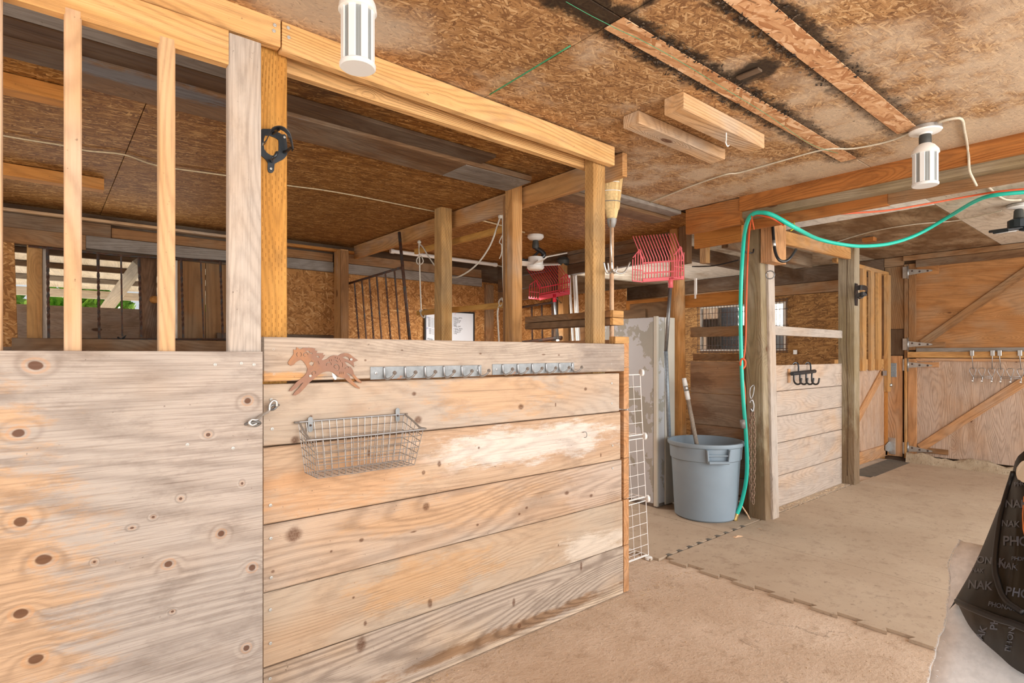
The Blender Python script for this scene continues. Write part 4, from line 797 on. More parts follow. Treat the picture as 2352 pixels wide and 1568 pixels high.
# ================================================================ CEILING THINGS
def bulb(c, ztop, zs, label, r=.053, cap_h=.05, body=.15, plate=True, tilt=(0, 0, 1)):
    c = Vector(c); L = root('corn_lamp', (c.x, c.y, zs), label, 'lamp', 'corn bulb lamps under the ceiling')
    z = ztop
    if plate:
        lathe('ceiling_plate', 'steel', (c.x, c.y, ztop), [(.068, 0), (.068, -.018)], 28, L); lathe('cover_disc', 'white', (c.x, c.y, ztop - .018), [(.07, 0), (.066, -.006), (.03, -.012), (.02, -.022)], 28, L)
    lathe('socket', 'socket', (c.x, c.y, ztop - .036), [(.024, 0), (.026, -.01), (.026, -.045), (.023, -.05)], 20, L)
    zb = zs + body + cap_h
    lathe('cap', 'white', (c.x, c.y, zb), [(.02, .004), (.024, 0), (.04, -.012), (r, -.034), (r + .003, -cap_h), (r - .006, -cap_h - .002)], 28, L)
    lathe('core', 'ledstrip', (c.x, c.y, zs + .004), [(r - .008, 0), (r - .008, body)], 16, L, smooth=False)
    for i in range(8):
        a = 2*math.pi*i/8; p = Vector((math.cos(a), math.sin(a), 0))*(r - .007); tn = Vector((-math.sin(a), math.cos(a), 0))
        beam('led_panel', 'lens', (c.x + p.x, c.y + p.y, zs + .006), (c.x + p.x, c.y + p.y, zs + body), tn, .021, .006, L)
    lathe('end_cap', 'lens', (c.x, c.y, zs), [(r - .004, .012), (r, .008), (r, 0), (r - .004, -.003)], 28, L)
    return L
bulb((.689, 1.509), 2.42, 2.118, 'corn bulb lamp hanging in front of the new pine header', r=.0505, body=.158, cap_h=.055)
bulb((3.337, .817), 2.42, 2.135, 'corn bulb lamp under the ceiling by the orange girder', r=.056, body=.155, cap_h=.05)
# screw-in light with folding panels over the door end
fp = root('folding_panel_lamp', (5.98, .845, 2.3), 'black screw-in ceiling lamp with folding panels toward the door', 'lamp')
lathe('ceiling_plate', 'steel', (5.98, .845, 2.5), [(.075, 0), (.075, -.02)], 28, fp); lathe('cover_disc', 'white', (5.98, .845, 2.48), [(.075, 0), (.07, -.006), (.02, -.016)], 28, fp)
lathe('socket', 'socket', (5.98, .845, 2.468), [(.016, 0), (.03, -.015), (.034, -.075), (.03, -.08)], 20, fp)
lathe('hub', 'blacksteel', (5.98, .845, 2.385), [(.05, 0), (.07, -.01), (.07, -.07), (.05, -.085)], 12, fp, smooth=False)
Rv = Vector((RT[0], RT[1], 0)); Fv = Vector((FW[0], FW[1], 0)); ctr = Vector((5.98, .845, 2.31))
for d, tl in ((-Rv*.9 - Fv*.3, -.18), (Rv, .05), (-Fv, -.35), (Fv, .1)):
    d = d.normalized(); e = d + Vector((0, 0, tl)); e.normalize(); q = ctr + e*.05
    beam('panel', 'blacksteel', q, q + e*.17, Vector((0, 0, 1)).cross(d), .11, .022, fp, ch=.006); beam('led_face', 'lens', q + e*.015 - Vector((0, 0, .0135)), q + e*.15 - Vector((0, 0, .0135)), Vector((0, 0, 1)).cross(d), .085, .004, fp)
# small socket fan in the tack bay
fn_ = root('socket_fan', (3.54, 3.89, 2.15), 'small white screw-in fan under the tack bay ceiling', 'fan')
lathe('ceiling_plate', 'white', (3.54, 3.89, 2.42), [(.075, 0), (.078, -.02), (.06, -.04), (.02, -.05)], 24, fn_); lathe('socket', 'socket', (3.54, 3.89, 2.37), [(.026, 0), (.03, -.02), (.034, -.06), (.028, -.075)], 16, fn_)
rod('swivel_arm', 'black', curve([(3.54, 3.89, 2.30), (3.575, 3.86, 2.275), (3.60, 3.84, 2.24), (3.575, 3.86, 2.20), (3.54, 3.89, 2.19)], 5), .022, fn_, 10)
lathe('motor', 'white', (3.54, 3.89, 2.215), [(.03, .01), (.068, 0), (.072, -.04), (.07, -.075), (.04, -.08)], 24, fn_); lathe('light_dome', 'white', (3.54, 3.89, 2.135), [(.05, .01), (.078, 0), (.08, -.022), (.066, -.038), (.02, -.045)], 24, fn_)
for i in range(4):
    a = math.radians(-35 + i*90 + 8); e = Vector((math.cos(a), math.sin(a), .06)).normalized(); q = Vector((3.54, 3.89, 2.145)) + e*.06
    beam('blade', 'white', q, q + e*.17, Vector((-math.sin(a), math.cos(a), .35)), .085, .006, fn_)
rod('flex_cord', 'black', curve([(3.575, 3.86, 2.28), (3.52, 3.96, 2.2), (3.45, 4.0, 2.205), (3.36, 4.05, 2.25)], 5), .012, fn_)
tb = root('tube_light', (3.48, 5.31, 2.38), 'white fluorescent tube light at the back of the tack bay ceiling', 'light')
lathe('tube', 'white', (2.8, 5.31, 2.385), [(.02, 0), (.021, .01), (.021, 1.36), (.02, 1.37)], 14, tb, (1, 0, 0)); 
for x in (2.795, 4.165): lathe('end_cap', 'white', (x, 5.31, 2.385), [(.018, -.012), (.025, -.01), (.025, .03)], 14, tb, (1, 0, 0))
rod('flex_cord', 'cable', [(4.17, 5.31, 2.385), (4.3, 5.28, 2.36), (4.4, 5.2, 2.35)], .006, tb, 6)
# stall ceiling timbers
tag(bd('ceiling_joist', 'umber', .09, 2.335, 2.6, 2.88, 2.385, 2.418, ch=.008, jit=.003), 'wide brown joist under the stall ceiling with a bluish grey streak', 'joist')
tag(bd('joist_end', 'grey', 1.85, 2.345, 2.62, 2.865, 2.380, 2.3845), 'grey weathered board patch under the end of the wide brown joist', 'board')
tag(bd('ceiling_board', 'dark', -.6, 1.94, 2.46, 2.60, 2.40, 2.419, jit=.002), 'flat dark brown board on the stall ceiling ahead of the wide joist', 'board')
tag(bd('ceiling_board', 'grey', -.6, .60, 2.22, 2.45, 2.40, 2.419), 'grey mouldy board on the stall ceiling nearest the plywood door', 'board')
tag(bd('ceiling_board', 'dark', -.6, .085, 2.6, 2.78, 2.395, 2.419), 'darkest board on the stall ceiling, left of the wide joist', 'board')
cb = tag(bd('ceiling_cleat', 'orange2', -.5, .085, 2.985, 3.075, 2.355, 2.418), 'orange cleat under the stall ceiling nearer the plywood door', 'cleat'); tag(bd('ceiling_cleat', 'orange2', -.5, .30, 4.39, 4.48, 2.345, 2.418), 'longer orange cleat under the stall ceiling toward the barred opening', 'cleat')
tag(bd('ceiling_joist', 'umber2', 2.5, 3.84, 2.62, 2.80, 2.375, 2.418, ch=.008, jit=.003), 'brown joist at the aisle ceiling edge behind the broom', 'joist'); tag(bd('ceiling_board', 'grey', 2.5, 3.80, 2.50, 2.60, 2.392, 2.418), 'pale grey strip board along the aisle ceiling edge behind the broom', 'board')
tag(bd('ceiling_block', 'pine2', 2.09, 2.84, 1.595, 1.685, 2.36, 2.418, ch=.004), 'short loose two-by-four under the aisle ceiling, nearer the stall header', 'block', 'two short blocks on the aisle ceiling')
bk2 = root('ceiling_block', (2.44, 1.42, 2.34), 'short two-by-four under the aisle ceiling with a small cup hook', 'block', 'two short blocks on the aisle ceiling')
bd('block', 'pine2', 2.085, 2.80, 1.36, 1.455, 2.345, 2.418, bk2, ch=.004)
hk = Zp(1668, 305, 2.345); rod('cup_hook', 'white', curve([hk + Vector((0, 0, .01)), hk + Vector((0, 0, -.03)), hk + Vector((-.01, -.004, -.05)), hk + Vector((.004, -.004, -.063)), hk + Vector((.018, -.004, -.055))], 5), .003, bk2)
# girder across the aisle: plies of different boards
gd = root('aisle_girder', (3.9, 0, 2.2), 'heavy aisle girder built up of orange and greenish boards', 'beam')
bd('face_board', 'orange', 3.79, 3.828, -1.9, 2.02, 2.318, 2.44, gd, jit=.002); bd('face_board', 'orange', 3.80, 3.85, 2.02, 2.46, 2.23, 2.416, gd, jit=.004)
bd('core_timber', 'olive', 3.83, 3.93, -1.9, 2.2, 2.275, 2.44, gd); bd('back_board', 'brown', 3.932, 3.975, -1.9, 1.15, 2.215, 2.44, gd); bd('back_board', 'orange', 3.932, 3.975, 1.152, 2.06, 2.21, 2.44, gd); bd('ledger', 'ww_mid', 3.978, 4.02, -1.9, 2.05, 2.30, 2.50, gd)
bd('post_cap', 'olive', 3.93, 4.36, 2.06, 2.2, 2.385, 2.44, gd)
lg = root('lintel_board', (4.15, 2.4, 2.2), 'smooth orange lintel board between the log post and the tall greenish post', 'board')
bd('board', 'orange2', 4.14, 4.18, 2.19, 2.60, 2.18, 2.385, lg); bd('block', 'honey', 4.19, 4.25, 2.52, 2.58, 2.06, 2.25, lg)
tag(bd('ledger_board', 'orange2', 4.445, 4.485, 2.26, 4.0, 1.725, 1.835), 'long orange ledger board level above the grey cabinet', 'board')
# posts of the far stall
gp_ = root('timber_post', (4.37, 2.14, 0), 'tall leaning greenish post where the turquoise hose runs down', 'post')
beam('shaft', 'olive', (4.365, 2.145, 0.0), (4.325, 2.178, 2.39), (0, 1, 0), .14, .13, gp_, ch=.006, jit=.002); beam('face_board', 'stile', (4.43, 2.10, .0), (4.40, 2.125, 2.05), (1, 0, 0), .10, .09, gp_, ch=.005)  # front board in paler wood, painting in the light on that side
bd('head_block', 'end', 4.24, 4.475, 2.0, 2.09, 2.01, 2.37, gp_, axis=2)
sp_ = tag(bd('wall_stud', 'brown', 4.36, 4.42, 2.235, 2.285, 0, 2.36, axis=2), 'narrow brown stud directly behind the greenish hose post', 'stud')
gp2 = tpost('timber_post', 'olive', 6.155, 6.29, 2.085, 2.235, 0, 2.37, 'greenish cracked post between the pale planks and the slatted gate', extra=None)
bd('shim', 'orange', 6.4, 6.5, 2.0, 2.1, 2.45, 2.49, gp2)
rod('crack', 'dark', [(6.1535, 2.15, .1), (6.1535, 2.143, .7), (6.1535, 2.156, 1.4), (6.1535, 2.15, 2.3)], .0025, gp2, 4)
hB = root('header_beam', (5.3, 2.14, 2.25), 'header beam over the pale plank stall front by the hose', 'beam')
beam('front_board', 'apost', (4.46, 2.135, 2.268), (6.15, 2.135, 2.305), (0, 0, 1), .11, .038, hB); bd('back_board', 'umber2', 4.5, 6.2, 2.5, 2.56, 2.22, 2.36, hB); bd('back_board', 'dark', 4.5, 7.9, 3.3, 3.38, 2.3, 2.44, hB)
fB = root('plank_barrier', (5.4, 2.2, 0), 'pale stall front of five wide planks between two greenish posts', 'stall front')
zl = [1.215, .992, .778, .553, .274, .0]
for i in range(5): bd('plank', 'planks_b', 4.50, 6.152, 2.2, 2.238, zl[i + 1] + .003 + (.0 if i < 4 else .004), zl[i] - .002, fB)
bd('top_rail', 'stile', 4.46, 6.152, 2.195, 2.235, 1.468, 1.545, fB); bd('filler_chip', 'end', 4.945, 4.99, 2.19, 2.2, 1.06, 1.18, fB)
sw = root('plank_screen', (4.42, 2.6, 0), 'brown plank side of the far stall behind the grey bin', 'partition')
for z0, z1 in ((.972, 1.245), (.70, .967), (.55, .695), (.29, .545), (.005, .285)): bd('plank', 'planks_s', 4.40, 4.438, 2.29, 2.80, z0, z1, sw)
beam('side_rail', 'brown', (4.42, 2.29, 1.50), (4.42, 2.80, 1.50), (0, 0, 1), .085, .036, sw, jit=.004)
bd('top_rail', 'brown', 4.44, 4.48, 2.3, 2.80, 1.25, 1.31, sw)
# peeled log post
lp = root('log_post', (4.36, 2.885, 0), 'peeled orange log post behind the grey bin and the pink fork', 'post')
vs = []; fs = []
for i in range(15):
    z = 2.5*i/14; n = 12; r = .073 - .012*i/14
    for j in range(n): a = 2*math.pi*j/n; rr = r*(1 + .07*math.sin(3*a + i*.4) + random.uniform(-.02, .02)); vs.append((4.36 + rr*math.cos(a), 2.885 + .035*i/14 + rr*math.sin(a), z))
for i in range(14):
    for j in range(12): fs.append((i*12 + j, i*12 + (j + 1) % 12, i*12 + 12 + (j + 1) % 12, i*12 + 12 + j))
# lay the log's grain along local X
me2 = bpy.data.meshes.new('log'); me2.from_pydata([(v_[2], v_[1] - 2.885, -(v_[0] - 4.36)) for v_ in vs], [], fs); obj('log', me2, M['log'], lp, Matrix(((0, 0, -1, 4.36), (0, 1, 0, 2.885), (1, 0, 0, 0), (0, 0, 0, 1))), True)
bd('strip', 'white', 4.44, 4.46, 2.77, 2.79, 1.8, 1.98, lp); bd('upper_stub', 'umber2', 4.28, 4.36, 2.76, 2.84, 2.1, 2.5, lp, axis=2)
# slatted gate
sg = root('slatted_gate', (7.4, 2.36, .03), 'slatted stall gate with plywood lower panel beside the barn door', 'gate')
beam('top_rail', 'honey', (6.4, 2.36, 2.30), (8.03, 2.36, 2.30), (0, 0, 1), .045, .045, sg); bd('mid_rail', 'honey', 6.4, 8.02, 2.36, 2.39, 1.13, 1.25, sg)
for px in (1982, 2001, 2017): x = V(px, 800, 2.345).x; bd('slat', 'honey', x - .055, x + .055, 2.325, 2.36, 1.12, 2.275, sg)
bd('slat', 'honey', 6.75, 6.86, 2.325, 2.36, 1.12, 2.275, sg); bd('latch_slat', 'honey', 7.92, 8.025, 2.315, 2.36, .85, 2.28, sg, axis=2)
bd('lower_panel', 'ply_door', 6.4, 8.0, 2.362, 2.377, .06, 1.13, sg, axis=2); bd('stile', 'orange2', 7.93, 8.02, 2.345, 2.37, .07, .85, sg, axis=2); bd('bottom_rail', 'end', 6.4, 8.0, 2.345, 2.365, .06, .20, sg); beam('brace', 'end', (6.9, 2.353, .5), (7.86, 2.353, 1.1), (0, 0, 1), .11, .02, sg)
flat('hinge', 'steel', [(-.11, -.03), (0, -.06), (.06, -.06), (.06, .06), (0, .06), (-.11, .03)], [], frame((7.99, 2.333, .17), (1, 0, 0), (0, 0, 1)), .004, sg); bd('hinge_leaf', 'steel', 8.03, 8.036, 2.27, 2.34, .08, .28, sg); flat('hinge', 'steel', [(-.1, -.03), (.03, -.03), (.03, .03), (-.1, .03)], [], frame((7.86, 2.322, 1.08), (1, 0, 0), (0, 0, 1)), .004, sg); bd('latch_plate', 'bluetube', 8.03, 8.038, 2.26, 2.33, 1.03, 1.2, sg)
rod('door_stop', 'steel', [(8.04, 2.32, .93), (7.98, 2.31, .93)], .02, sg, 10)

# ================================================================ LOOSE THINGS
# manure forks
def fork(name, c, w, up, tine, W_, H_, T_, n, mat, hmat, hend, label, hr=.015, tip=None):
    c = Vector(c); w = Vector(w).normalized(); up = Vector(up).normalized(); tn = Vector(tine).normalized()
    F_ = root(name, hend, label, 'manure fork', 'plastic basket manure forks')
    th = .006; fr = -tn.cross(w); 
    beam('base_bar', mat, c - w*W_/2 + up*.012, c + w*W_/2 + up*.012, up, .05 if n == 14 else .03, .02, F_)
    for i in range(n):
        q = c + w*(W_*(i/(n - 1) - .5)); k = q + up*H_; rod('tine', mat, [q, q + up*H_*.8, k + up*.012 + tn*.02, k + tn*T_], .0055 if n > 14 else .004, F_, 6, r2=.0038)
    for h in (.45, 1.0): beam('cross_bar', mat, c - w*W_/2 + up*H_*h, c + w*W_/2 + up*H_*h, up, .012, .009, F_)
    for s in (-1, 1):   # lattice wings at both ends
        vs, fs = [], []; e = c + w*s*W_/2; dp = (tn - up*tn.dot(up)); dp = dp.normalized() if dp.length > .05 else fr
        for i in range(5):
            t = i/4*.11; top = H_*(1 + .75*(1 - abs(i/4 - .35)*1.3)); tube([e + dp*t, e + dp*t + up*top], .0045, 5, vs, fs)
        tube([e, e + dp*.11], .006, 5, vs, fs); tube([e + up*H_*.6, e + up*H_*.6 + dp*.11], .004, 5, vs, fs); tube([e + up*H_*1.1, e + up*H_*1.7 + dp*.04, e + up*H_*1.2 + dp*.11], .005, 5, vs, fs)
        mesh('side_wing', vs, fs, M[mat], F_)
    hb_ = c + w*.0
    rod('ferrule', mat, [c + up*.02 + (tip or Vector()), c + (Vector(hend) - c).normalized()*.06 + (tip or Vector())], .02, F_, 10); 
    m1 = c.lerp(Vector(hend), .45); rod('handle', hmat[0], [c + (tip or Vector()) + (Vector(hend) - c).normalized()*.03, m1], hr, F_, 12); rod('handle_grip', hmat[1], [m1, Vector(hend)], hr*1.12, F_, 12)
    return F_
pc = D(1532, 645, 4.62)
fork('manure_fork', D(1523, 644, 4.6), Rv + Vector((0, 0, .07)), (.03, .0, 1), (-Rv*.45 - Fv*.25 + Vector((0, 0, 1))), .335, .155, .235, 15, 'pinkplastic', ('greysteel', 'bluetube'), D(1537, 1002, 4.66), 'faded pink basket fork hanging upside down beside the grey cabinet', tip=Rv*.06)
fork('manure_fork', D(1273, 680, 5.8), Rv + Vector((0, 0, .2)), (.05, 0, 1), (-Rv*.62 - Fv*.2 + Vector((0, 0, .9))), .32, .115, .24, 14, 'redplastic', ('greysteel', 'white'), D(1291, 900, 5.85), 'bright red basket fork hanging in the tack bay'); rod('nail', 'greysteel', [D(1273, 678, 5.8), (4.33, 4.34, 1.86)], .006, bpy.data.objects['manure_fork.001'], 6)
# whisk broom
bm_ = root('corn_broom', (2.45, 2.06, .75), 'straw broom hung bristles up beside the treated corner post', 'broom')
mid = U(1410, 502, 2.515)
vs = []; fs = []; secs = [(0, .012, .012), (.02, .03, .02), (.08, .043, .024), (.16, .048, .026), (.24, .046, .024), (.31, .05, .022)]
for h, a_, b_ in secs:
    for j in range(20): t = 2*math.pi*j/20; q = Vector((2.515, 2.113, mid.z - .01)) + Vector((0, 0, h)) + Rv*(a_*math.cos(t)) + Fv*(b_*math.sin(t)) + Rv*(.012 if h > .2 else 0); vs.append(q)
for i in range(len(secs) - 1):
    for j in range(20): fs.append((i*20 + j, i*20 + (j + 1) % 20, i*20 + 20 + (j + 1) % 20, i*20 + 20 + j))
fs.append(tuple(range(100, 120))); mesh('straw_core', vs, fs, M['bristle'], bm_, True)
vs, fs = [], []
for i in range(420):
    t = random.uniform(0, 2*math.pi); h0 = random.uniform(.0, .2); k = .9 + .15*random.random(); p0 = Vector((2.515, 2.113, mid.z + .05 + h0*.6)) + Rv*(.042*math.cos(t)*k) + Fv*(.023*math.sin(t)*k)
    p1 = Vector((2.515, 2.113, mid.z + .28 + random.uniform(.0, .06))) + Rv*(.052*math.cos(t)*k + .012) + Fv*(.026*math.sin(t)*k) + Rv*random.uniform(-.004, .004); tube([p0, p1], .0013, 3, vs, fs, cap=False)
o = mesh('bristles', vs, fs, M['bristle'], bm_); o['kind'] = 'stuff'
for h in (.10, .16, .21, .25): rod('stitching', 'white' if h > .12 else 'tape', [Vector((2.515, 2.113, mid.z + h)) + Rv*(.0515*math.cos(2*math.pi*j/20)) + Fv*(.029*math.sin(2*math.pi*j/20)) for j in range(20)], .0025, bm_, 5, closed=True)
lathe('collar', 'tape', (2.515, 2.113, mid.z - .03), [(.013, -.02), (.02, -.01), (.027, .01), (.03, .03)], 16, bm_)
rod('handle', 'handle', [(2.515, 2.113, mid.z - .02), (2.52, 2.116, .8)], .0125, bm_, 12)
# harness hook that hangs from the corner
hh = root('harness_hook', (2.37, 1.96, 1.76), 'steel four-prong tack hook hanging in front of the broom handle', 'hook')
c0 = V(1402, 505, 1.95); c1 = V(1405, 600, 1.93); rod('shank', 'steel', [c0, V(1403, 560, 1.94), c1], .004, hh)
for ex, sy in (((1447, 602), .0), ((1387, 602), .0), ((1418, 612), .05), ((1396, 603), -.05)):
    e = V(ex[0], ex[1], 1.93 - sy); rod('prong', 'steel', curve([c1 + Vector((0, 0, .0)), V(1406, 618, 1.93), V((1405*2 + ex[0])/3, 627, 1.93 - sy*.5), V((1405 + ex[0]*2.4)/3.4, 624, 1.93 - sy), e], 5), .0045, hh)
# iron railing and hay bars on the partition
ir = root('iron_railing', (2.4, 4.8, 1.4), 'rusty iron railing with twisted bars on the partition before the back wall', 'railing')
rod('post', 'rust', [U(917, 533, 2.4), U(942, 790, 2.4)], .014, ir, 6); rod('rail', 'rust', [U(801, 651, 2.4), U(923, 614, 2.4)], .011, ir, 6); rod('rail', 'rust', [U(824, 812, 2.4), U(944, 815, 2.4)], .011, ir, 6)
for k, (a, b) in enumerate((((814, 648), (826, 800)), ((831, 644), (843, 800)), ((848, 639), (860, 800)), ((865, 633), (878, 800)), ((885, 628), (899, 800)), ((906, 621), (920, 800)))): twisted(U(a[0], a[1], 2.4), U(b[0], b[1], 2.4), .010 if k in (0, 2, 4) else .0085, ir, turns=9 if k in (0, 2, 4) else 0)
ir2 = root('iron_railing', (4.3, 4.8, 1.3), 'dark iron railing below the red basket fork', 'railing')
rod('rail', 'rust', [U(1196, 706, 4.3), U(1272, 694, 4.3)], .014, ir2, 6); rod('rail', 'rust', [U(1196, 787, 4.3), U(1290, 775, 4.3)], .02, ir2, 6)
for a, b in (((1221, 702), (1223, 785)), ((1244, 698), (1246, 782)), ((1268, 695), (1270, 780))): rod('bar', 'rust', [U(a[0], a[1], 4.3), U(b[0], b[1], 4.3)], .012, ir2, 6)
hr = root('rope_gate', (2.5, 3.7, 1.65), 'two loose wooden bars tied with white rope behind the partition posts', 'rack')
beam('bar', 'clip', U(955, 578, 2.5), U(1160, 525, 2.5), (0, 0, 1), .045, .03, hr); beam('bar', 'clip', U(962, 719, 2.5), U(1163, 700, 2.5), (0, 0, 1), .04, .045, hr)
def rp(pts, name='rope', mat='rope', r=.006): return rod(name, mat, curve(pts, 6), r, hr, 7)
rp([U(962, 548, 2.49), U(963, 580, 2.485), U(965, 650, 2.49), U(967, 706, 2.485), U(967, 722, 2.475), U(974, 729, 2.48), U(976, 720, 2.5)]); rp([U(963, 560, 2.48), U(972, 568, 2.48), U(985, 590, 2.48), U(1010, 622, 2.48), U(1045, 637, 2.48), U(1090, 612, 2.48), U(1125, 565, 2.48), U(1145, 510, 2.48), U(1152, 490, 2.48)])
rp([U(1154, 483, 2.49), U(1155, 530, 2.485), U(1155, 620, 2.49), U(1157, 685, 2.485), U(1150, 703, 2.48), U(1146, 692, 2.48), U(1153, 684, 2.48)]); rp([U(1148, 700, 2.48), U(1143, 715, 2.485), U(1144, 750, 2.49), U(1146, 785, 2.49)]); rp([U(1154, 540, 2.475), U(1147, 556, 2.475), U(1152, 562, 2.475), U(1152, 580, 2.475), U(1147, 594, 2.475)], r=.004)
rp([U(965, 586, 2.47), U(958, 594, 2.47), U(958, 604, 2.47), U(966, 607, 2.47), U(972, 600, 2.47), U(968, 588, 2.47)], r=.005)
for p in ((963, 556), (967, 714), (1149, 498), (1157, 688)): lathe('knot', 'rope', U(p[0], p[1], 2.477) - Vector((0, 0, .015)), [(.002, 0), (.014, .006), (.017, .015), (.013, .026), (.003, .032)], 10, hr)
# whiteboard
wbp = [V(972, 722, 5.52), V(1086, 716, 5.52)]
bd_ = root('whiteboard', (3.66, 5.52, 1.3), 'whiteboard with handwritten feeding list on the back wall', 'whiteboard')
X0, X1, ZT, ZB = 3.345, 4.005, 1.80, 1.33
bd('face', 'board_white', X0, X1, 5.525, 5.54, ZB, ZT, bd_)
for a in ((X0 - .02, X0, ZB, ZT), (X1, X1 + .02, ZB, ZT)): bd('frame', 'black', a[0], a[1], 5.515, 5.545, a[2], a[3], bd_, axis=2)
for a in ((ZT, ZT + .018), (ZB - .018, ZB)): bd('frame', 'black', X0 - .02, X1 + .02, 5.515, 5.545, a[0], a[1], bd_)
def write(s, px, py, h, mat, sl=.15):
    q = V(px, py, 5.524); vs, fs = text_mesh(s, h); mesh('writing', [(q.x + v_.x*.85 + v_.y*sl, 5.5235, q.z + v_.y + .004*math.sin(v_.x*60)) for v_ in vs], fs, M[mat], bd_)
for i, s in enumerate(('Louisa Barns', 'Corine', 'TJ Corona', 'Emma x2', 'Jenn', 'Jazz', 'Bella Dale')): write('= ' + s, 1040, 731 + i*3.25, .026, 'ink')
for i, s in enumerate(('Louisa Barns', 'TJ Corona', 'Emma x2', 'Jazz')): write('= ' + s, 1041, 756 + i*3.6, .026, 'ink')
for i in range(7): write('Mon  x x  Jaz', 983, 731 + i*3.3, .022, 'ink')
for i in range(4): write('Mon  x x  Jaz', 985, 757 + i*3.4, .022, 'ink')
write('AM', 978, 731, .026, 'ink_blue'); write('PM', 979, 756, .026, 'ink_blue'); write('7', 1044, 724, .03, 'ink_red'); write('Hayden', 981, 780, .03, 'ink')
# wire cube shelf beside the stall corner
ck = root('wire_cube_shelf', (2.8, 2.3, .0), 'white wire cube shelf, three cubes high, standing at the stall front corner', 'shelf')
LN = -.075; zl2 = [.02, .392, .79, 1.19]
def lx(x, z): return x + LN*z
def grid(name, P, nu, nv, parent):
    """P(u,v) -> point; wire lattice"""
    vs, fs = [], []
    for i in range(nu + 1): tube([P(i/nu, 0), P(i/nu, 1)], .003 if i in (0, nu) else .0017, 5, vs, fs)
    for i in range(nv + 1): tube([P(0, i/nv), P(1, i/nv)], .003 if i in (0, nv) else .0017, 5, vs, fs)
    return mesh(name, vs, fs, M['whitewire'], parent)
for k in range(3):
    a, b = zl2[k] + .012, zl2[k + 1] - .012
    grid('front_panel', lambda u, v_: Vector((lx(2.60 + .355*u, a + (b - a)*v_), 2.18, a + (b - a)*v_)), 5, 5, ck)
    grid('back_panel', lambda u, v_: Vector((lx(2.60, a + (b - a)*v_), 2.19 + .355*u, a + (b - a)*v_)), 5, 5, ck)
for k in range(3): z = zl2[k]; grid('shelf_panel', lambda u, v_: Vector((lx(2.60 + .35*u, z), 2.19 + .345*v_, z + .012)), 5, 8, ck)
for k in range(4):
    for x, y in ((2.955, 2.18), (2.60, 2.18), (2.60, 2.54), (2.955, 2.54)):
        if k == 3 and y > 2.3: continue
        lathe('connector', 'white', (lx(x, zl2[k]), y, zl2[k] if k else .0), [(.016, 0), (.023, .004), (.023, .018), (.016, .022)], 12, ck, (1, -.4, 0) if k else (0, 0, 1))
# tall peeling cabinet
cbn = root('metal_cabinet', (4.15, 3.2, 0), 'tall grey cabinet with peeling paint next to the log post', 'cabinet')
bd('body', 'cabinet', 3.972, 4.205, 2.835, 3.5, .05, 1.62, cbn, axis=2, ch=.006); bd('door', 'cabinet', 3.948, 3.968, 2.87, 3.5, .05, 1.615, cbn, axis=2, ch=.005); bd('front_post', 'cabtrim', 3.945, 3.972, 2.825, 2.866, .03, 1.625, cbn, axis=2, ch=.006); bd('side_post', 'cabtrim', 4.06, 4.20, 2.825, 2.836, .03, 1.62, cbn, axis=2)
bd('plinth', 'grey', 3.96, 4.2, 2.85, 3.5, 0, .05, cbn)
# round bin with stick
bc = Vector((4.09, 2.468, 0)); bn_ = root('round_bin', bc + Vector((0, 0, .017)), 'grey round bin with moulded handles in front of the brown planks', 'bin')
lathe('tub', 'bin', bc + Vector((0, 0, .017)), [(.0, .0), (.225, .0), (.238, .012), (.262, .46), (.272, .468), (.278, .565), (.29, .572), (.295, .585), (.292, .6), (.276, .602), (.268, .59), (.25, .45), (.22, .03), (0, .03)], 48, bn_)
def binhandle(a):
    d = Vector((math.cos(a), math.sin(a), 0)); t = Vector((-d.y, d.x, 0)); h = root('handle', bc + d*.29 + Vector((0, 0, .5)), parent=bn_)
    for s in (-1, 1): beam('lug', 'bin', bc + d*.275 + t*s*.075 + Vector((0, 0, .48)), bc + d*.285 + t*s*.085 + Vector((0, 0, .585)), d, .05, .012, h)
    beam('grip', 'bin', bc + d*.295 - t*.075 + Vector((0, 0, .49)), bc + d*.295 + t*.075 + Vector((0, 0, .49)), d, .045, .022, h, ch=.008); beam('web', 'bin', bc + d*.283 - t*.075 + Vector((0, 0, .54)), bc + d*.283 + t*.075 + Vector((0, 0, .54)), (0, 0, 1), .012, .02, h)
d_ = D(1642, 1050, 1) - Vector((0, 0, 1.3)); an0 = math.atan2(D(1642, 1050, 4.3).y - bc.y, D(1642, 1050, 4.3).x - bc.x); binhandle(an0); binhandle(an0 + math.pi)
stk = root('tool_handle', (4.1, 2.5, .1), 'worn wooden tool handle with white taped top standing in the bin', 'handle')
a0 = D(1571, 868, 4.68); a1 = D(1612, 1080, 4.62); dd = (a1 - a0); rod('shaft', 'oldhandle', [a0 + dd*.22, a1], .017, stk, 12); rod('tape_band', 'white', [a0 + dd*.13, a0 + dd*.235], .0195, stk, 12); rod('metal_band', 'steel', [a0 + dd*.08, a0 + dd*.14], .020, stk, 12); rod('white_cap', 'white', [a0, a0 + dd*.03, a0 + dd*.085], .017, stk, 12, r2=.021)
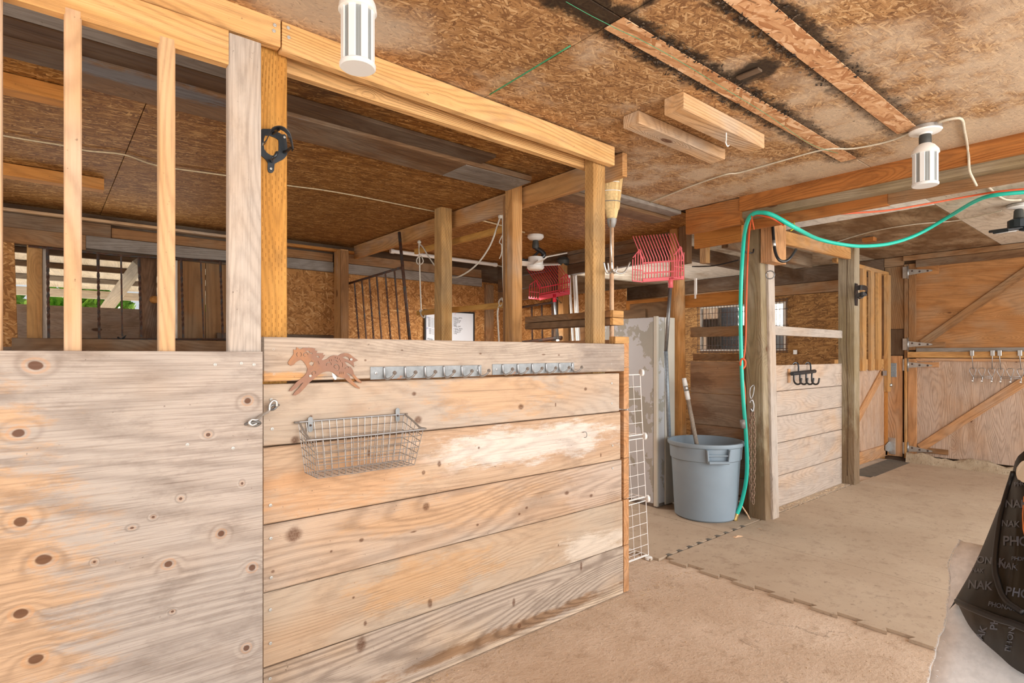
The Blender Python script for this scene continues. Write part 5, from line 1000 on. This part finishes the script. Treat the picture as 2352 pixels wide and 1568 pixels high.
# white trim strips by the orange post
for k, (a, b, lab) in enumerate((((1307, 632), (1324, 790), 'white plastic strip leaning by the orange post, nearest the red fork'), ((1318, 633), (1330, 790), 'middle white plastic strip leaning by the orange post'), ((1322, 632), (1336, 790), 'white plastic strip leaning farthest from the red fork, grooved'))):
    r = root('plastic_strip', U(b[0], b[1], 4.28), lab, 'strip', 'white strips leaning by the orange post'); beam('strip', 'white', U(b[0] + 12, b[1] + 303, 4.28), U(a[0], a[1], 4.28), (0, 1, 0), .024, .02, r); beam('lip', 'white', U(b[0] + 11, b[1] + 300, 4.268), U(a[0] - 1, a[1] + 3, 4.268), (0, 1, 0), .012, .012, r)
tag(bd('dark_bracket', 'black', 4.41, 4.44, 5.12, 5.3, 1.9, 2.0), 'small black bracket on the planks behind the rope', 'bracket')
# hose and cord down the greenish post
hz = root('garden_hose', (4.25, 2.2, .05), 'turquoise rubber hose hung over the greenish post and across the aisle', 'hose')
HP = [D(1692, 1182, 4.36), D(1704, 1150, 4.36), D(1715, 1090, 4.34), D(1714, 1010, 4.33), D(1706, 900, 4.33), D(1702, 800, 4.33), D(1701, 700, 4.33), D(1704, 610, 4.30), D(1709, 545, 4.12), D(1716, 510, 3.95), D(1727, 493, 3.86), D(1745, 488, 3.80), D(1775, 494, 3.74), D(1830, 525, 3.8), D(1880, 549, 4.4), D(1940, 562, 4.5), D(1990, 565, 4.6), D(2050, 558, 4.7), D(2110, 537, 4.75), D(2180, 497, 4.6), D(2240, 462, 4.25), D(2290, 447, 4.08), D(2400, 438, 3.95)]
rod('tube', 'teal', curve(HP, 5), .0145, hz, 10); lathe('nozzle', 'brass', HP[0], [(.019, -.045), (.02, -.03), (.016, -.02), (.018, .0), (.015, .01)], 14, hz, HP[1] - HP[0]); rod('tape_joint', 'tape', [D(1705, 963, 4.325), D(1707, 983, 4.325)], .02, hz, 10)
rod('tie', 'ytie', [D(1823, 510, 3.79), D(1826, 523, 3.77), D(1816, 530, 3.78)], .004, hz, 5)
oc = root('orange_cord', (4.2, 2.2, .8), 'thin orange cord running beside the turquoise hose', 'cord')
rod('cord', 'cord', curve([D(1710, 950, 4.345), D(1711, 900, 4.345), D(1705, 850, 4.34), D(1712, 790, 4.33), D(1714, 700, 4.33), D(1717, 600, 4.28), D(1722, 520, 4.0), D(1733, 495, 3.86), D(1770, 500, 3.75), D(1800, 517, 3.76)], 5), .007, oc, 7); rod('cord', 'cord', curve([D(1890, 493, 3.95), D(1960, 489, 4.0), D(2040, 483, 4.1), D(2130, 468, 4.2), D(2230, 450, 4.15), D(2300, 439, 4.0), D(2400, 430, 3.9)], 5), .007, oc, 7)
rod('knot', 'cord', curve([D(1706, 850, 4.33), D(1701, 835, 4.325), D(1704, 824, 4.32), D(1711, 828, 4.32), D(1711, 840, 4.325), D(1704, 848, 4.325)], 5), .009, oc, 7); rod('cord_tail', 'cord', [D(1726, 495, 3.85), D(1732, 527, 3.85)], .004, oc, 5)
hkp = root('post_hook', (4.24, 2.2, 2.15), 'black wire hook holding the hose to the greenish post', 'hook'); rod('wire', 'black', curve([D(1731, 572, 4.335), D(1729, 580, 4.32), D(1718, 580, 4.30), D(1706, 577, 4.30), D(1702, 571, 4.31)], 5), .006, hkp)
# black J hook and ring
jk = root('utility_hook', (4.5, 2.0, 2.1), 'black rubber coated J hook on the head block of the greenish post', 'hook')
rod('hook', 'black', curve([V(1775, 520, 1.99), V(1777, 550, 1.97), V(1781, 580, 1.95), V(1790, 597, 1.92), V(1803, 600, 1.9), V(1815, 592, 1.88), V(1828, 573, 1.87)], 5), .011, jk, 10); rod('bare_shank', 'steel', [V(1777, 552, 1.969), V(1778.5, 566, 1.961)], .0125, jk, 10)
rg = root('tie_ring', (4.45, 2.03, 1.74), 'steel tie ring on the pale face of the greenish post', 'ring'); ring(V(1769, 631, 2.02), .030, .0045, (-.9, -.45, 0), 'ring', 'greysteel', rg); rod('eye_screw', 'steel', [V(1759, 627, 2.055), V(1763, 626, 2.02)], .005, rg)
# chain
chn = root('tie_chain', (4.28, 2.15, .15), 'rusty chain with a bright snap hook hanging on the greenish post', 'chain')
lk = None
def chain_link(p, q, flip):
    global lk
    p = Vector(p); q = Vector(q); d = (q - p).normalized(); s = Vector((d.y + .01, -d.x, .02)); s = (Vector((RT[0], RT[1], 0)) if flip else Vector((FW[0], FW[1], 0))); s = (s - d*s.dot(d)).normalized(); m = Matrix((d, s, d.cross(s))).transposed().to_4x4(); m.translation = (p + q)/2
    if lk is None:
        pts = [Vector((.016*math.cos(a) + (.0 if abs(math.cos(a)) < .01 else .006*math.copysign(1, math.cos(a))), .0085*math.sin(a), 0)) for a in [2*math.pi*i/12 for i in range(12)]]
        vs, fs = tube(pts, .0034, 5, closed=True); lk = bpy.data.meshes.new('chain_link'); lk.from_pydata([tuple(v_) for v_ in vs], [], fs); lk.materials.append(M['chain'])
        for f_ in lk.polygons: f_.use_smooth = True
    o = bpy.data.objects.new('chain_link', lk); COL.objects.link(o); o.matrix_basis = m; link(o, chn)
for pts in ([D(1725, 935, 4.262), D(1724, 1000, 4.262), D(1724, 1100, 4.262), D(1727, 1152, 4.262)], [D(1730, 940, 4.257), D(1733, 1000, 4.257), D(1732, 1100, 4.257), D(1730, 1158, 4.257)]):
    cv = curve(pts, 10); L = [0]
    for i in range(1, len(cv)): L.append(L[-1] + (cv[i] - cv[i - 1]).length)
    n = int(L[-1]/.031)
    def at(s_):
        for i in range(1, len(cv)):
            if L[i] >= s_: return cv[i - 1].lerp(cv[i], (s_ - L[i - 1])/(L[i] - L[i - 1]))
        return cv[-1]
    for i in range(n): chain_link(at(i*.031 - .004 if i else 0), at(i*.031 + .035), i % 2 == 0)
rod('snap_hook', 'chrome', curve([D(1731, 884, 4.262), D(1724, 890, 4.252), D(1722, 905, 4.252), D(1725, 915, 4.252), D(1730, 905, 4.252), D(1732, 890, 4.252)], 5, True), .0036, chn, 8, closed=True); rod('snap_hook', 'chrome', curve([D(1722, 925, 4.252), D(1727, 918, 4.247), D(1731, 930, 4.247), D(1729, 945, 4.247), D(1724, 938, 4.247)], 5), .006, chn, 8)
# bridle rack over the pale planks
bq = root('bridle_rack', (5.2, 2.17, 1.05), 'dark over-plank bridle rack with hooks on the pale stall front', 'rack')
lathe('bar', 'blacksteel', V(1819, 858, 2.15), [(.016, 0), (.017, .005), (.017, .46), (.016, .465)], 12, bq, V(1874, 852, 2.15) - V(1819, 858, 2.15))
for px in (1829, 1857): rod('hanger', 'blacksteel', curve([V(px - 7, 838, 2.25), V(px - 3, 833, 2.22), V(px + 3, 834, 2.18), V(px + 5, 842, 2.17), V(px + 5, 857, 2.165)], 5), .007, bq)
for px in (1824, 1838, 1852, 1865): rod('hook', 'black', curve([V(px, 856, 2.15), V(px, 875, 2.145), V(px + 6, 882, 2.12), V(px + 14, 880, 2.09), V(px + 17, 868, 2.08)], 5), .008, bq)
# black bracket on the second greenish post
kb = root('bridle_bracket', (6.25, 2.05, 1.9), 'black bridle bracket on the cracked greenish post beside the gate slats', 'bracket')
flat('plate', 'blacksteel', [(-.03, -.12), (.03, -.12), (.04, .0), (.03, .1), (-.03, .1), (-.04, 0)], [], frame(V(1967, 674, 2.08), (1, 0, 0), (0, 0, 1)), .005, kb)
strip('arch', 'black', curve([V(1966, 662, 2.03), V(1976, 660, 1.98), V(1989, 662, 1.96), V(1991, 673, 1.96), V(1978, 676, 1.99), V(1967, 680, 2.05)], 4), .05, .004, (.3, 0, 1), kb); rod('hook', 'black', curve([V(1968, 680, 2.07), V(1972, 685, 2.0), V(1980, 683, 1.97), V(1984, 679, 1.96)], 4), .007, kb)
# over-door hook racks
def door_rack(ys, strap_ys, label):
    r = root('door_hook_rack', (8.0, ys[1], 1.03), label, 'hook rack', 'wire hook racks over the lower door')
    for y, yb in strap_ys:
        pts = [(8.02, y, 1.345), (8.016, y, 1.31), (8.014, y, 1.285), (8.012, yb, 1.14)]; beam('clip', 'steel', (8.02, y, 1.35), (8.02, y, 1.292), (0, 1, 0), .034, .018, r); rod('strap_wire', 'chrome', pts[1:], .004, r, 6)
    for k in range(2): rod('cross_wire', 'chrome', [(8.0, ys[0] + .0, 1.065 - k*.018), (8.0, ys[-1], 1.065 - k*.018)], .003, r, 6)
    for y in ys:
        h = root('hook', (8.0, y, 1.05), parent=r)
        rod('loop', 'chrome', curve([(8.0, y, 1.055), (8.0, y + .03, 1.12), (8.0, y + .022, 1.15), (8.0, y, 1.156), (8.0, y - .02, 1.15), (8.0, y - .024, 1.12), (8.0, y - .004, 1.055)], 4), .003, h, 6)
        rod('prong', 'chrome', curve([(8.0, y - .002, 1.06), (7.995, y - .002, 1.02), (7.97, y - .004, 1.0), (7.95, y - .004, 1.01)], 4), .005, h, 6); lathe('tip', 'white', (7.947, y - .004, 1.004), [(.001, 0), (.01, .004), (.011, .01), (.001, .018)], 8, h)
door_rack((1.515, 1.435, 1.352), ((1.527, 1.515), (1.35, 1.352)), 'wire hook rack over the lower door nearer the hinges')
door_rack((1.278, 1.196, 1.113), ((1.29, 1.278), (1.124, 1.113)), 'wire hook rack over the lower door farther from the hinges')

# cables and twine
ca = root('ceiling_cable', (3.3, 1.4, 2.41), 'cream cable stapled along the aisle ceiling to the far corn lamp', 'cable')
def cab(pts, r=.004, k=4, mat='cable', parent=None, name='run'): return rod(name, mat, curve(pts, k), r, parent, 6)
cab([Zp(p, q, 2.412) for p, q in ((1490, 466), (1580, 430), (1665, 401), (1700, 396), (1800, 368), (1895, 343), (1960, 341), (2040, 325), (2095, 303))], .0045, parent=ca); cab([Zp(2155, 281, 2.412), Zp(2180, 274, 2.41), Zp(2208, 273, 2.41), Zp(2215, 300, 2.41), Zp(2222, 336, 2.408), U(2225, 362, 3.782), U(2227, 392, 3.782), U(2236, 412, 3.82), U(2243, 426, 3.9)], .0065, parent=ca)
cab([Zp(2262, 420, 2.492), Zp(2285, 443, 2.492), Zp(2310, 458, 2.492), Zp(2345, 459, 2.492)], .008, parent=ca)
cab([Zp(2300, 484, 2.494), Zp(2200, 506, 2.494), Zp(2100, 515, 2.494), Zp(2000, 532, 2.494), Zp(1920, 556, 2.494)], .005, parent=ca)
cab([U(1590, 612, 4.5), U(1640, 610, 4.5), U(1697, 597, 4.5)], .006, mat='black', parent=ca)
tw = root('baling_twine', (1.2, 3.78, 2.40), 'pale twine strung along the stall ceiling seam', 'twine')
cab([Zp(p, q, 2.408) for p, q in ((-40, 303), (70, 322), (140, 333), (200, 346), (285, 355), (365, 381), (520, 403), (655, 425), (740, 436), (826, 451), (900, 466), (1000, 486))], .0045, mat='twine', parent=tw); cab([Zp(1095, 503, 2.408), Zp(1160, 520, 2.408), Zp(1205, 534, 2.408)], .006, mat='twine', parent=tw)
gt = root('green_twine', (1.8, 1.4, 2.41), 'thin green twine hanging along the bare ceiling strip', 'twine')
cab([Zp(p, q, 2.405) for p, q in ((1300, 4), (1350, 32), (1395, 55), (1420, 68), (1480, 96), (1560, 140), (1650, 195), (1760, 262), (1860, 330), (1925, 352))], .0011, mat='greentwine', parent=gt); cab([Zp(1125, 217, 2.41), Zp(1200, 172, 2.40), Zp(1310, 105, 2.405)], .003, mat='greentwine', parent=gt)

# small debris on the floor
vs, fs = [], []
def chip(x, y, z, s):
    b0 = len(vs); a = random.uniform(0, 6.28); d = Vector((math.cos(a), math.sin(a), 0)); e = Vector((-d.y, d.x, 0)); c = Vector((x, y, z)); l = s*random.uniform(.6, 1.6); w = s*random.uniform(.12, .4)
    vs.extend([c - d*l - e*w, c + d*l - e*w, c + d*l + e*w, c - d*l + e*w, c + Vector((0, 0, s*.25))]); fs.extend([(b0, b0 + 1, b0 + 4), (b0 + 1, b0 + 2, b0 + 4), (b0 + 2, b0 + 3, b0 + 4), (b0 + 3, b0, b0 + 4)])
for i in range(240): x = random.uniform(4.45, 6.1); chip(x, 2.18 - abs(random.gauss(0, .035)), .016, random.uniform(.003, .014))
for i in range(260): chip(random.uniform(.6, 3.0), 1.94 - abs(random.gauss(0, .04)), .001, random.uniform(.002, .009)) if i % 2 else chip(random.uniform(2.48, 3.0), random.uniform(1.7, 2.3), .001, random.uniform(.002, .008))
for i in range(120): chip(random.uniform(3.2, 7.6), random.uniform(.3, 2.1), .017, random.uniform(.002, .006))
for i in range(420): chip(random.uniform(.8, 3.0), random.uniform(.4, 1.9), .001, random.uniform(.002, .007))
tag(mesh('floor_litter', vs, fs, M['chips']), 'wood chips and straw bits scattered along the stall fronts', 'litter', kind='stuff')
for k, (px, py, lab) in enumerate(((1955, 0, ''),)): pass
for px, py, s, lab in ((1695, 1232, .04, 'flat pale wood sliver on the mat in front of the grey bin'), (1745, 1214, .014, 'white pebble-like chip on the mat below the hose post')):
    q = Zp(px, py, .0175); vs, fs = [], []; chip(q.x, q.y, .017, s); tag(mesh('wood_chip', vs, fs, M['handle']), lab, 'chip')
v = []; f = []
rod_ = tag(rod('bark_sliver', 'handle', curve([D(1697, 1150, 4.4), D(1706, 1165, 4.38), D(1716, 1180, 4.36), D(1722, 1192, 4.33)], 4), .006), 'curled bark sliver behind the hose end at the post foot', 'sliver')

# ================================================================ SADDLE UNDER A PRINTED COVER
rk = root('saddle_rack', (1.98, -.1, 0), 'wooden saddle stand carrying the felt pad and covered saddle', 'rack')
bd('top_rail', 'pine2', 1.93, 2.03, -.75, .30, .66, .70, rk)
for y in (.2, -.65):
    for s in (-1, 1): beam('leg', 'pine2', (1.98 + s*.03, y, .68), (1.98 + s*.24, y, .0), (0, 1, 0), .07, .035, rk)
# felt pad: draped sheet, near flap slopes down toward the camera
PE = curve([D(2205, 1242, 1.50), D(2183, 1285, 1.455), D(2182, 1340, 1.415), D(2178, 1400, 1.37), D(2166, 1450, 1.335), D(2152, 1490, 1.305), D(2140, 1540, 1.27), D(2129, 1600, 1.23), D(2120, 1680, 1.19)], 6)
def pad_pt(s, t):
    """s: -1 far hem .. 0 spine .. 1 near hem; t: distance in from the near-end edge"""
    if s >= 0: k = s*(len(PE) - 1); i = min(int(k), len(PE) - 2); e = PE[i].lerp(PE[i + 1], k - i)
    else: e = PE[0] + Vector((.10*-s + .06*min(1, -s*6), .0, -.42*(-s)**1.4))
    r = .0014*math.sin(31*s) + .001*math.sin(67*s)
    return e + Vector((.03*t, -t - r*max(0, 1 - 6*t), .004*math.sin(9*t + 4*s)*min(1, t*8)))
pdd = root('saddle_pad', (1.9, -.1, .5), 'white felt saddle pad under the black printed saddle cover', 'pad')
vs = []; fs = []; ns, ny = 34, 26
for th in (0, -.014):
    for i in range(ns + 1):
        for j in range(ny + 1): q = pad_pt(-1 + 2*i/ns, 1.02*j/ny); vs.append(q + Vector((0, 0, th)))
K = (ns + 1)*(ny + 1)
for i in range(ns):
    for j in range(ny): q = i*(ny + 1) + j; fs.append((q, q + ny + 1, q + ny + 2, q + 1)); fs.append((K + q, K + q + 1, K + q + ny + 2, K + q + ny + 1))
for j in range(ny): fs.append((j, j + 1, K + j + 1, K + j)); q = ns*(ny + 1) + j; fs.append((q + 1, q, K + q, K + q + 1))
for i in range(ns): q = i*(ny + 1); fs.append((q + ny + 1, q, K + q, K + q + ny + 1)); q += ny; fs.append((q, q + ny + 1, K + q + ny + 1, K + q))
mesh('felt_sheet', vs, fs, M['fleece'], pdd, True)
vs, fs = [], []
for i in range(2600):
    s = random.uniform(-.2, 1); y = 0.0 if i % 3 else random.uniform(.0, .25); q = pad_pt(s, y) + Vector((0, 0, .001)); d = Vector((random.uniform(-.5, .5), random.uniform(.2, 1) if i % 3 else random.uniform(-1, 1), random.uniform(-.1, .5)))*random.uniform(.003, .007); b0 = len(vs); e = Vector((.0006, 0, .0004))
    vs += [q - e, q + e, q + d]; fs.append((b0, b0 + 1, b0 + 2))
o = mesh('felt_fuzz', vs, fs, M['fleece'], pdd); o['kind'] = 'stuff'
# cover: ridge, hem and tucked-under edge, pointed at the near end
RID = [D(2196, 1376, 1.32), D(2250, 1288, 1.34), D(2319, 1128, 1.365), D(2352, 1035, 1.38), Vector((1.86, .13, 1.12)), Vector((1.87, -.10, 1.06)), Vector((1.88, -.36, 1.0))]
HEM = [D(2196, 1378, 1.31), D(2225, 1392, 1.22), D(2290, 1418, 1.14), D(2352, 1440, 1.09), Vector((1.41, .08, .76)), Vector((1.40, -.12, .75)), Vector((1.52, -.36, .78))]
UND = [D(2198, 1382, 1.32), D(2232, 1445, 1.27), D(2292, 1502, 1.22), D(2352, 1548, 1.18), Vector((1.56, .10, .62)), Vector((1.55, -.10, .61)), Vector((1.64, -.35, .66))]
FAR = [p + Vector((.03 + .34*min(1, i/3), .02, -.04 - .10*i/3)) for i, p in enumerate(RID)]
rc, hc_, uc, fc = (curve(P_, 6) for P_ in (RID, HEM, UND, FAR))
def lerp_sec(t):
    """t index along -> section list from tucked edge up over the ridge to the far side"""
    R_, H_, U_, F_ = rc[t], hc_[t], uc[t], fc[t]; out = []
    for k in range(6): a = k/6; out.append(U_.lerp(H_, a) + Vector((-.5, -.2, 0))*(.02 + .010*math.sin(t*1.9 + 2*a))*math.sin(math.pi*a)*min(1, t/8))
    for k in range(13): a = k/12; w_ = min(1, t/10); out.append(H_.lerp(R_, a) + Vector((-.6, -.25, .25))*.07*math.sin(math.pi*a)*w_ + Vector((-.5, -.2, .3))*.011*math.sin(t*1.35 + a*4)*math.sin(math.pi*a)*w_)
    for k in range(1, 7): a = k/6; out.append(R_.lerp(F_, a) + Vector((.3, .3, .5))*.05*math.sin(math.pi*a)*min(1, t/10))
    return out
G_ = [lerp_sec(t) for t in range(len(rc))]; nk = len(G_[0]); vs = [p for s in G_ for p in s]; fs = []
for i in range(len(G_) - 1):
    for j in range(nk - 1): q = i*nk + j; fs.append((q, q + 1, q + nk + 1, q + nk))
fs.append(tuple(range((len(G_) - 1)*nk, len(G_)*nk)))
sc_ = root('saddle_cover', D(2300, 1400, 1.3), 'black printed saddle cover over the saddle on the white pad', 'saddle cover')
mesh('shell', vs, fs, M['cover'], sc_, True)
bvh = BVHTree.FromPolygons(vs, fs)
def onto(px, py, lift=.001):
    d = _ray(px, py); dv = Vector(d); L = dv.length; h = bvh.ray_cast(Vector((0, 0, HC)), dv/L); 
    return (h[0] + (h[1] if h[1].dot(dv) < 0 else -h[1])*lift) if h[0] else None
rod('hem_piping', 'piping', [p + Vector((-.004, -.002, 0)) for p in hc_[1:]], .0075, sc_, 7)
pp = [onto(x, y, .002) for x, y in [(q.x, q.y) for q in curve([(2330, 1085, 0), (2305, 1170, 0), (2293, 1240, 0), (2288, 1300, 0), (2295, 1345, 0), (2315, 1382, 0), (2352, 1408, 0)], 6)]]
rod('panel_piping', 'piping', [p for p in pp if p], .006, sc_, 7)
def label_print(s, px, py, h, rot=0.0):
    tv, tf = text_mesh(s, h, .022); ca_, sa_ = math.cos(rot), math.sin(rot); out = []
    for v_ in tv:
        q = onto(px + v_.x*ca_ - v_.y*sa_*-1*0 - v_.y*sa_, py - v_.x*sa_ - v_.y*ca_, .0012)
        if q is None: return
        out.append(q)
    mesh('print', out, tf, M['print'], sc_)
for s, px, py, h, r in (('NAK', 2309, 1165, 25, -.02), ('NAK', 2301, 1208, 20, -.08), ('PHONAK', 2304, 1252, 30, -.03), ('PHONAK', 2324, 1286, 12, -.08), ('NAK', 2294, 1303, 21, -.16), ('PHONAK', 2309, 1366, 28, -.16), ('ONAK', 2244, 1292, 22, -.1), ('NAK', 2233, 1313, 13, -.1), ('NAK', 2223, 1350, 27, -.1), ('PHONAK', 2270, 1391, 15, -.2),
                         ('PH', 2291, 1447, 25, 1.45), ('PHONA', 2322, 1496, 20, 1.4), ('AK', 2257, 1470, 24, 1.2), ('PHONAK', 2331, 1117, 14, .1)): label_print(s, px, py, h, r)
em = [onto(2362 + 20*math.cos(a), 1088 + 26*math.sin(a), .0075) for a in [2*math.pi*i/28 for i in range(28)]]
if all(em): mesh('emblem', em, [tuple(range(28))], M['emblem'], sc_)
em = [onto(x, y, .0012) for x, y in ((2352, 1140), (2349, 1180), (2350, 1215), (2356, 1240), (2385, 1245), (2385, 1140))]
if all(em): mesh('emblem', em, [tuple(range(6))], M['emblem2'], sc_)

# ================================================================ OUTSIDE THE BARRED OPENING
lr = root('lean_to_roof', (.5, 7.5, 2), 'pale board lean-to roof outside the barred opening', 'roof')
def rz(y): return 2.42 - .078*(y - 5.7)
for i in range(20): x = -4.2 + i*.42; beam('roof_board', 'white_timber', (x, 5.75, rz(5.75) + .06), (x + .5, 9.4, rz(9.4) + .06), (1, 0, 0), .424, .02, lr)
for y in (6.05, 6.6, 7.2, 7.85, 8.6): bd('purlin', 'dark' if y != 8.6 else 'grey', -4.5, 4.5, y, y + .05, rz(y) - .012, rz(y) + .045, lr)
beam('brace', 'white_timber', V(247, 706, 7.6), V(325, 600, 6.6), (1, 0, 1), .13, .09, lr); bd('eave_board', 'white_timber', -4.5, 4.5, 9.35, 9.4, 2.055, 2.16, lr)
bp_ = root('bark_post', (.7, 5.85, -.1), 'rough bark covered log post outside the barred opening', 'post')
vs = []; fs = []
for i in range(21):
    z = -.1 + 2.45*i/20
    for j in range(14): a = 2*math.pi*j/14; r = .068*(1 + .1*math.sin(4*a + i*.7) + random.uniform(-.05, .05)); vs.append((z + .1, r*math.sin(a), -r*math.cos(a)))
for i in range(20):
    for j in range(14): fs.append((i*14 + j, i*14 + (j + 1) % 14, i*14 + 14 + (j + 1) % 14, i*14 + 14 + j))
pxb = V(341, 690, 5.85); m2 = bpy.data.meshes.new('trunk'); m2.from_pydata(vs, [], fs); obj('trunk', m2, M['bark'], bp_, Matrix(((0, 0, -1, pxb.x), (0, 1, 0, 5.85), (1, 0, 0, -.1), (0, 0, 0, 1))), True)
kq = V(353, 688, 5.79); lathe('branch_stub', 'orange2', kq, [(.035, 0), (.03, .03), (.02, .035)], 12, bp_, (.3, -1, 0))
of = root('yard_fence', (.3, 6.9, -.1), 'brown plywood fence sheets beyond the barred opening', 'fence')
for x0, x1 in ((-3.6, -1.2), (-1.195, 1.2), (1.205, 3.6)): bd('sheet', 'ply_door', x0, x1, 6.9, 6.915, -.1, V(250, 707, 6.9).z, of)
for x in (-2.4, 0, 2.4): bd('stake', 'umber2', x, x + .09, 6.92, 7.0, -.1, 1.6, of)
def bush(c, r, n, label):
    vs, fs = [], []
    for i in range(n):
        d = Vector((random.gauss(0, 1), random.gauss(0, 1), random.gauss(0, 1))).normalized()*r*random.uniform(.5, 1)**.6; p = Vector(c) + Vector((d.x, d.y, d.z*.8)); a = Vector((random.gauss(0, 1), random.gauss(0, 1), random.gauss(0, 1))).normalized(); b = a.orthogonal().normalized(); s = random.uniform(.06, .12); b0 = len(vs)
        vs += [p - a*s, p + b*s*.5, p + a*s, p - b*s*.5]; fs.append((b0, b0 + 1, b0 + 2, b0 + 3))
    r_ = root('bush', (c[0], c[1], -.1), label, 'bush'); o = mesh('foliage', vs, fs, M['leaf'], r_); o['kind'] = 'stuff'; rod('stem', 'bark', [(c[0], c[1], -.1), (c[0] + .05, c[1], c[2])], .05, r_, 8)
bush((-.95, 12.2, 2.0), .78, 1700, 'sunlit green bush farthest from the bark post, beyond the yard fence'); bush((.66, 13.6, 2.15), .78, 1700, 'sunlit green bush in the middle of the barred opening'); bush((2.2, 12.2, 1.9), .78, 1700, 'sunlit green bush nearest the bark post, beyond the yard fence')
for o in list(bpy.data.objects):
    if '_w' in o: del o['_w']
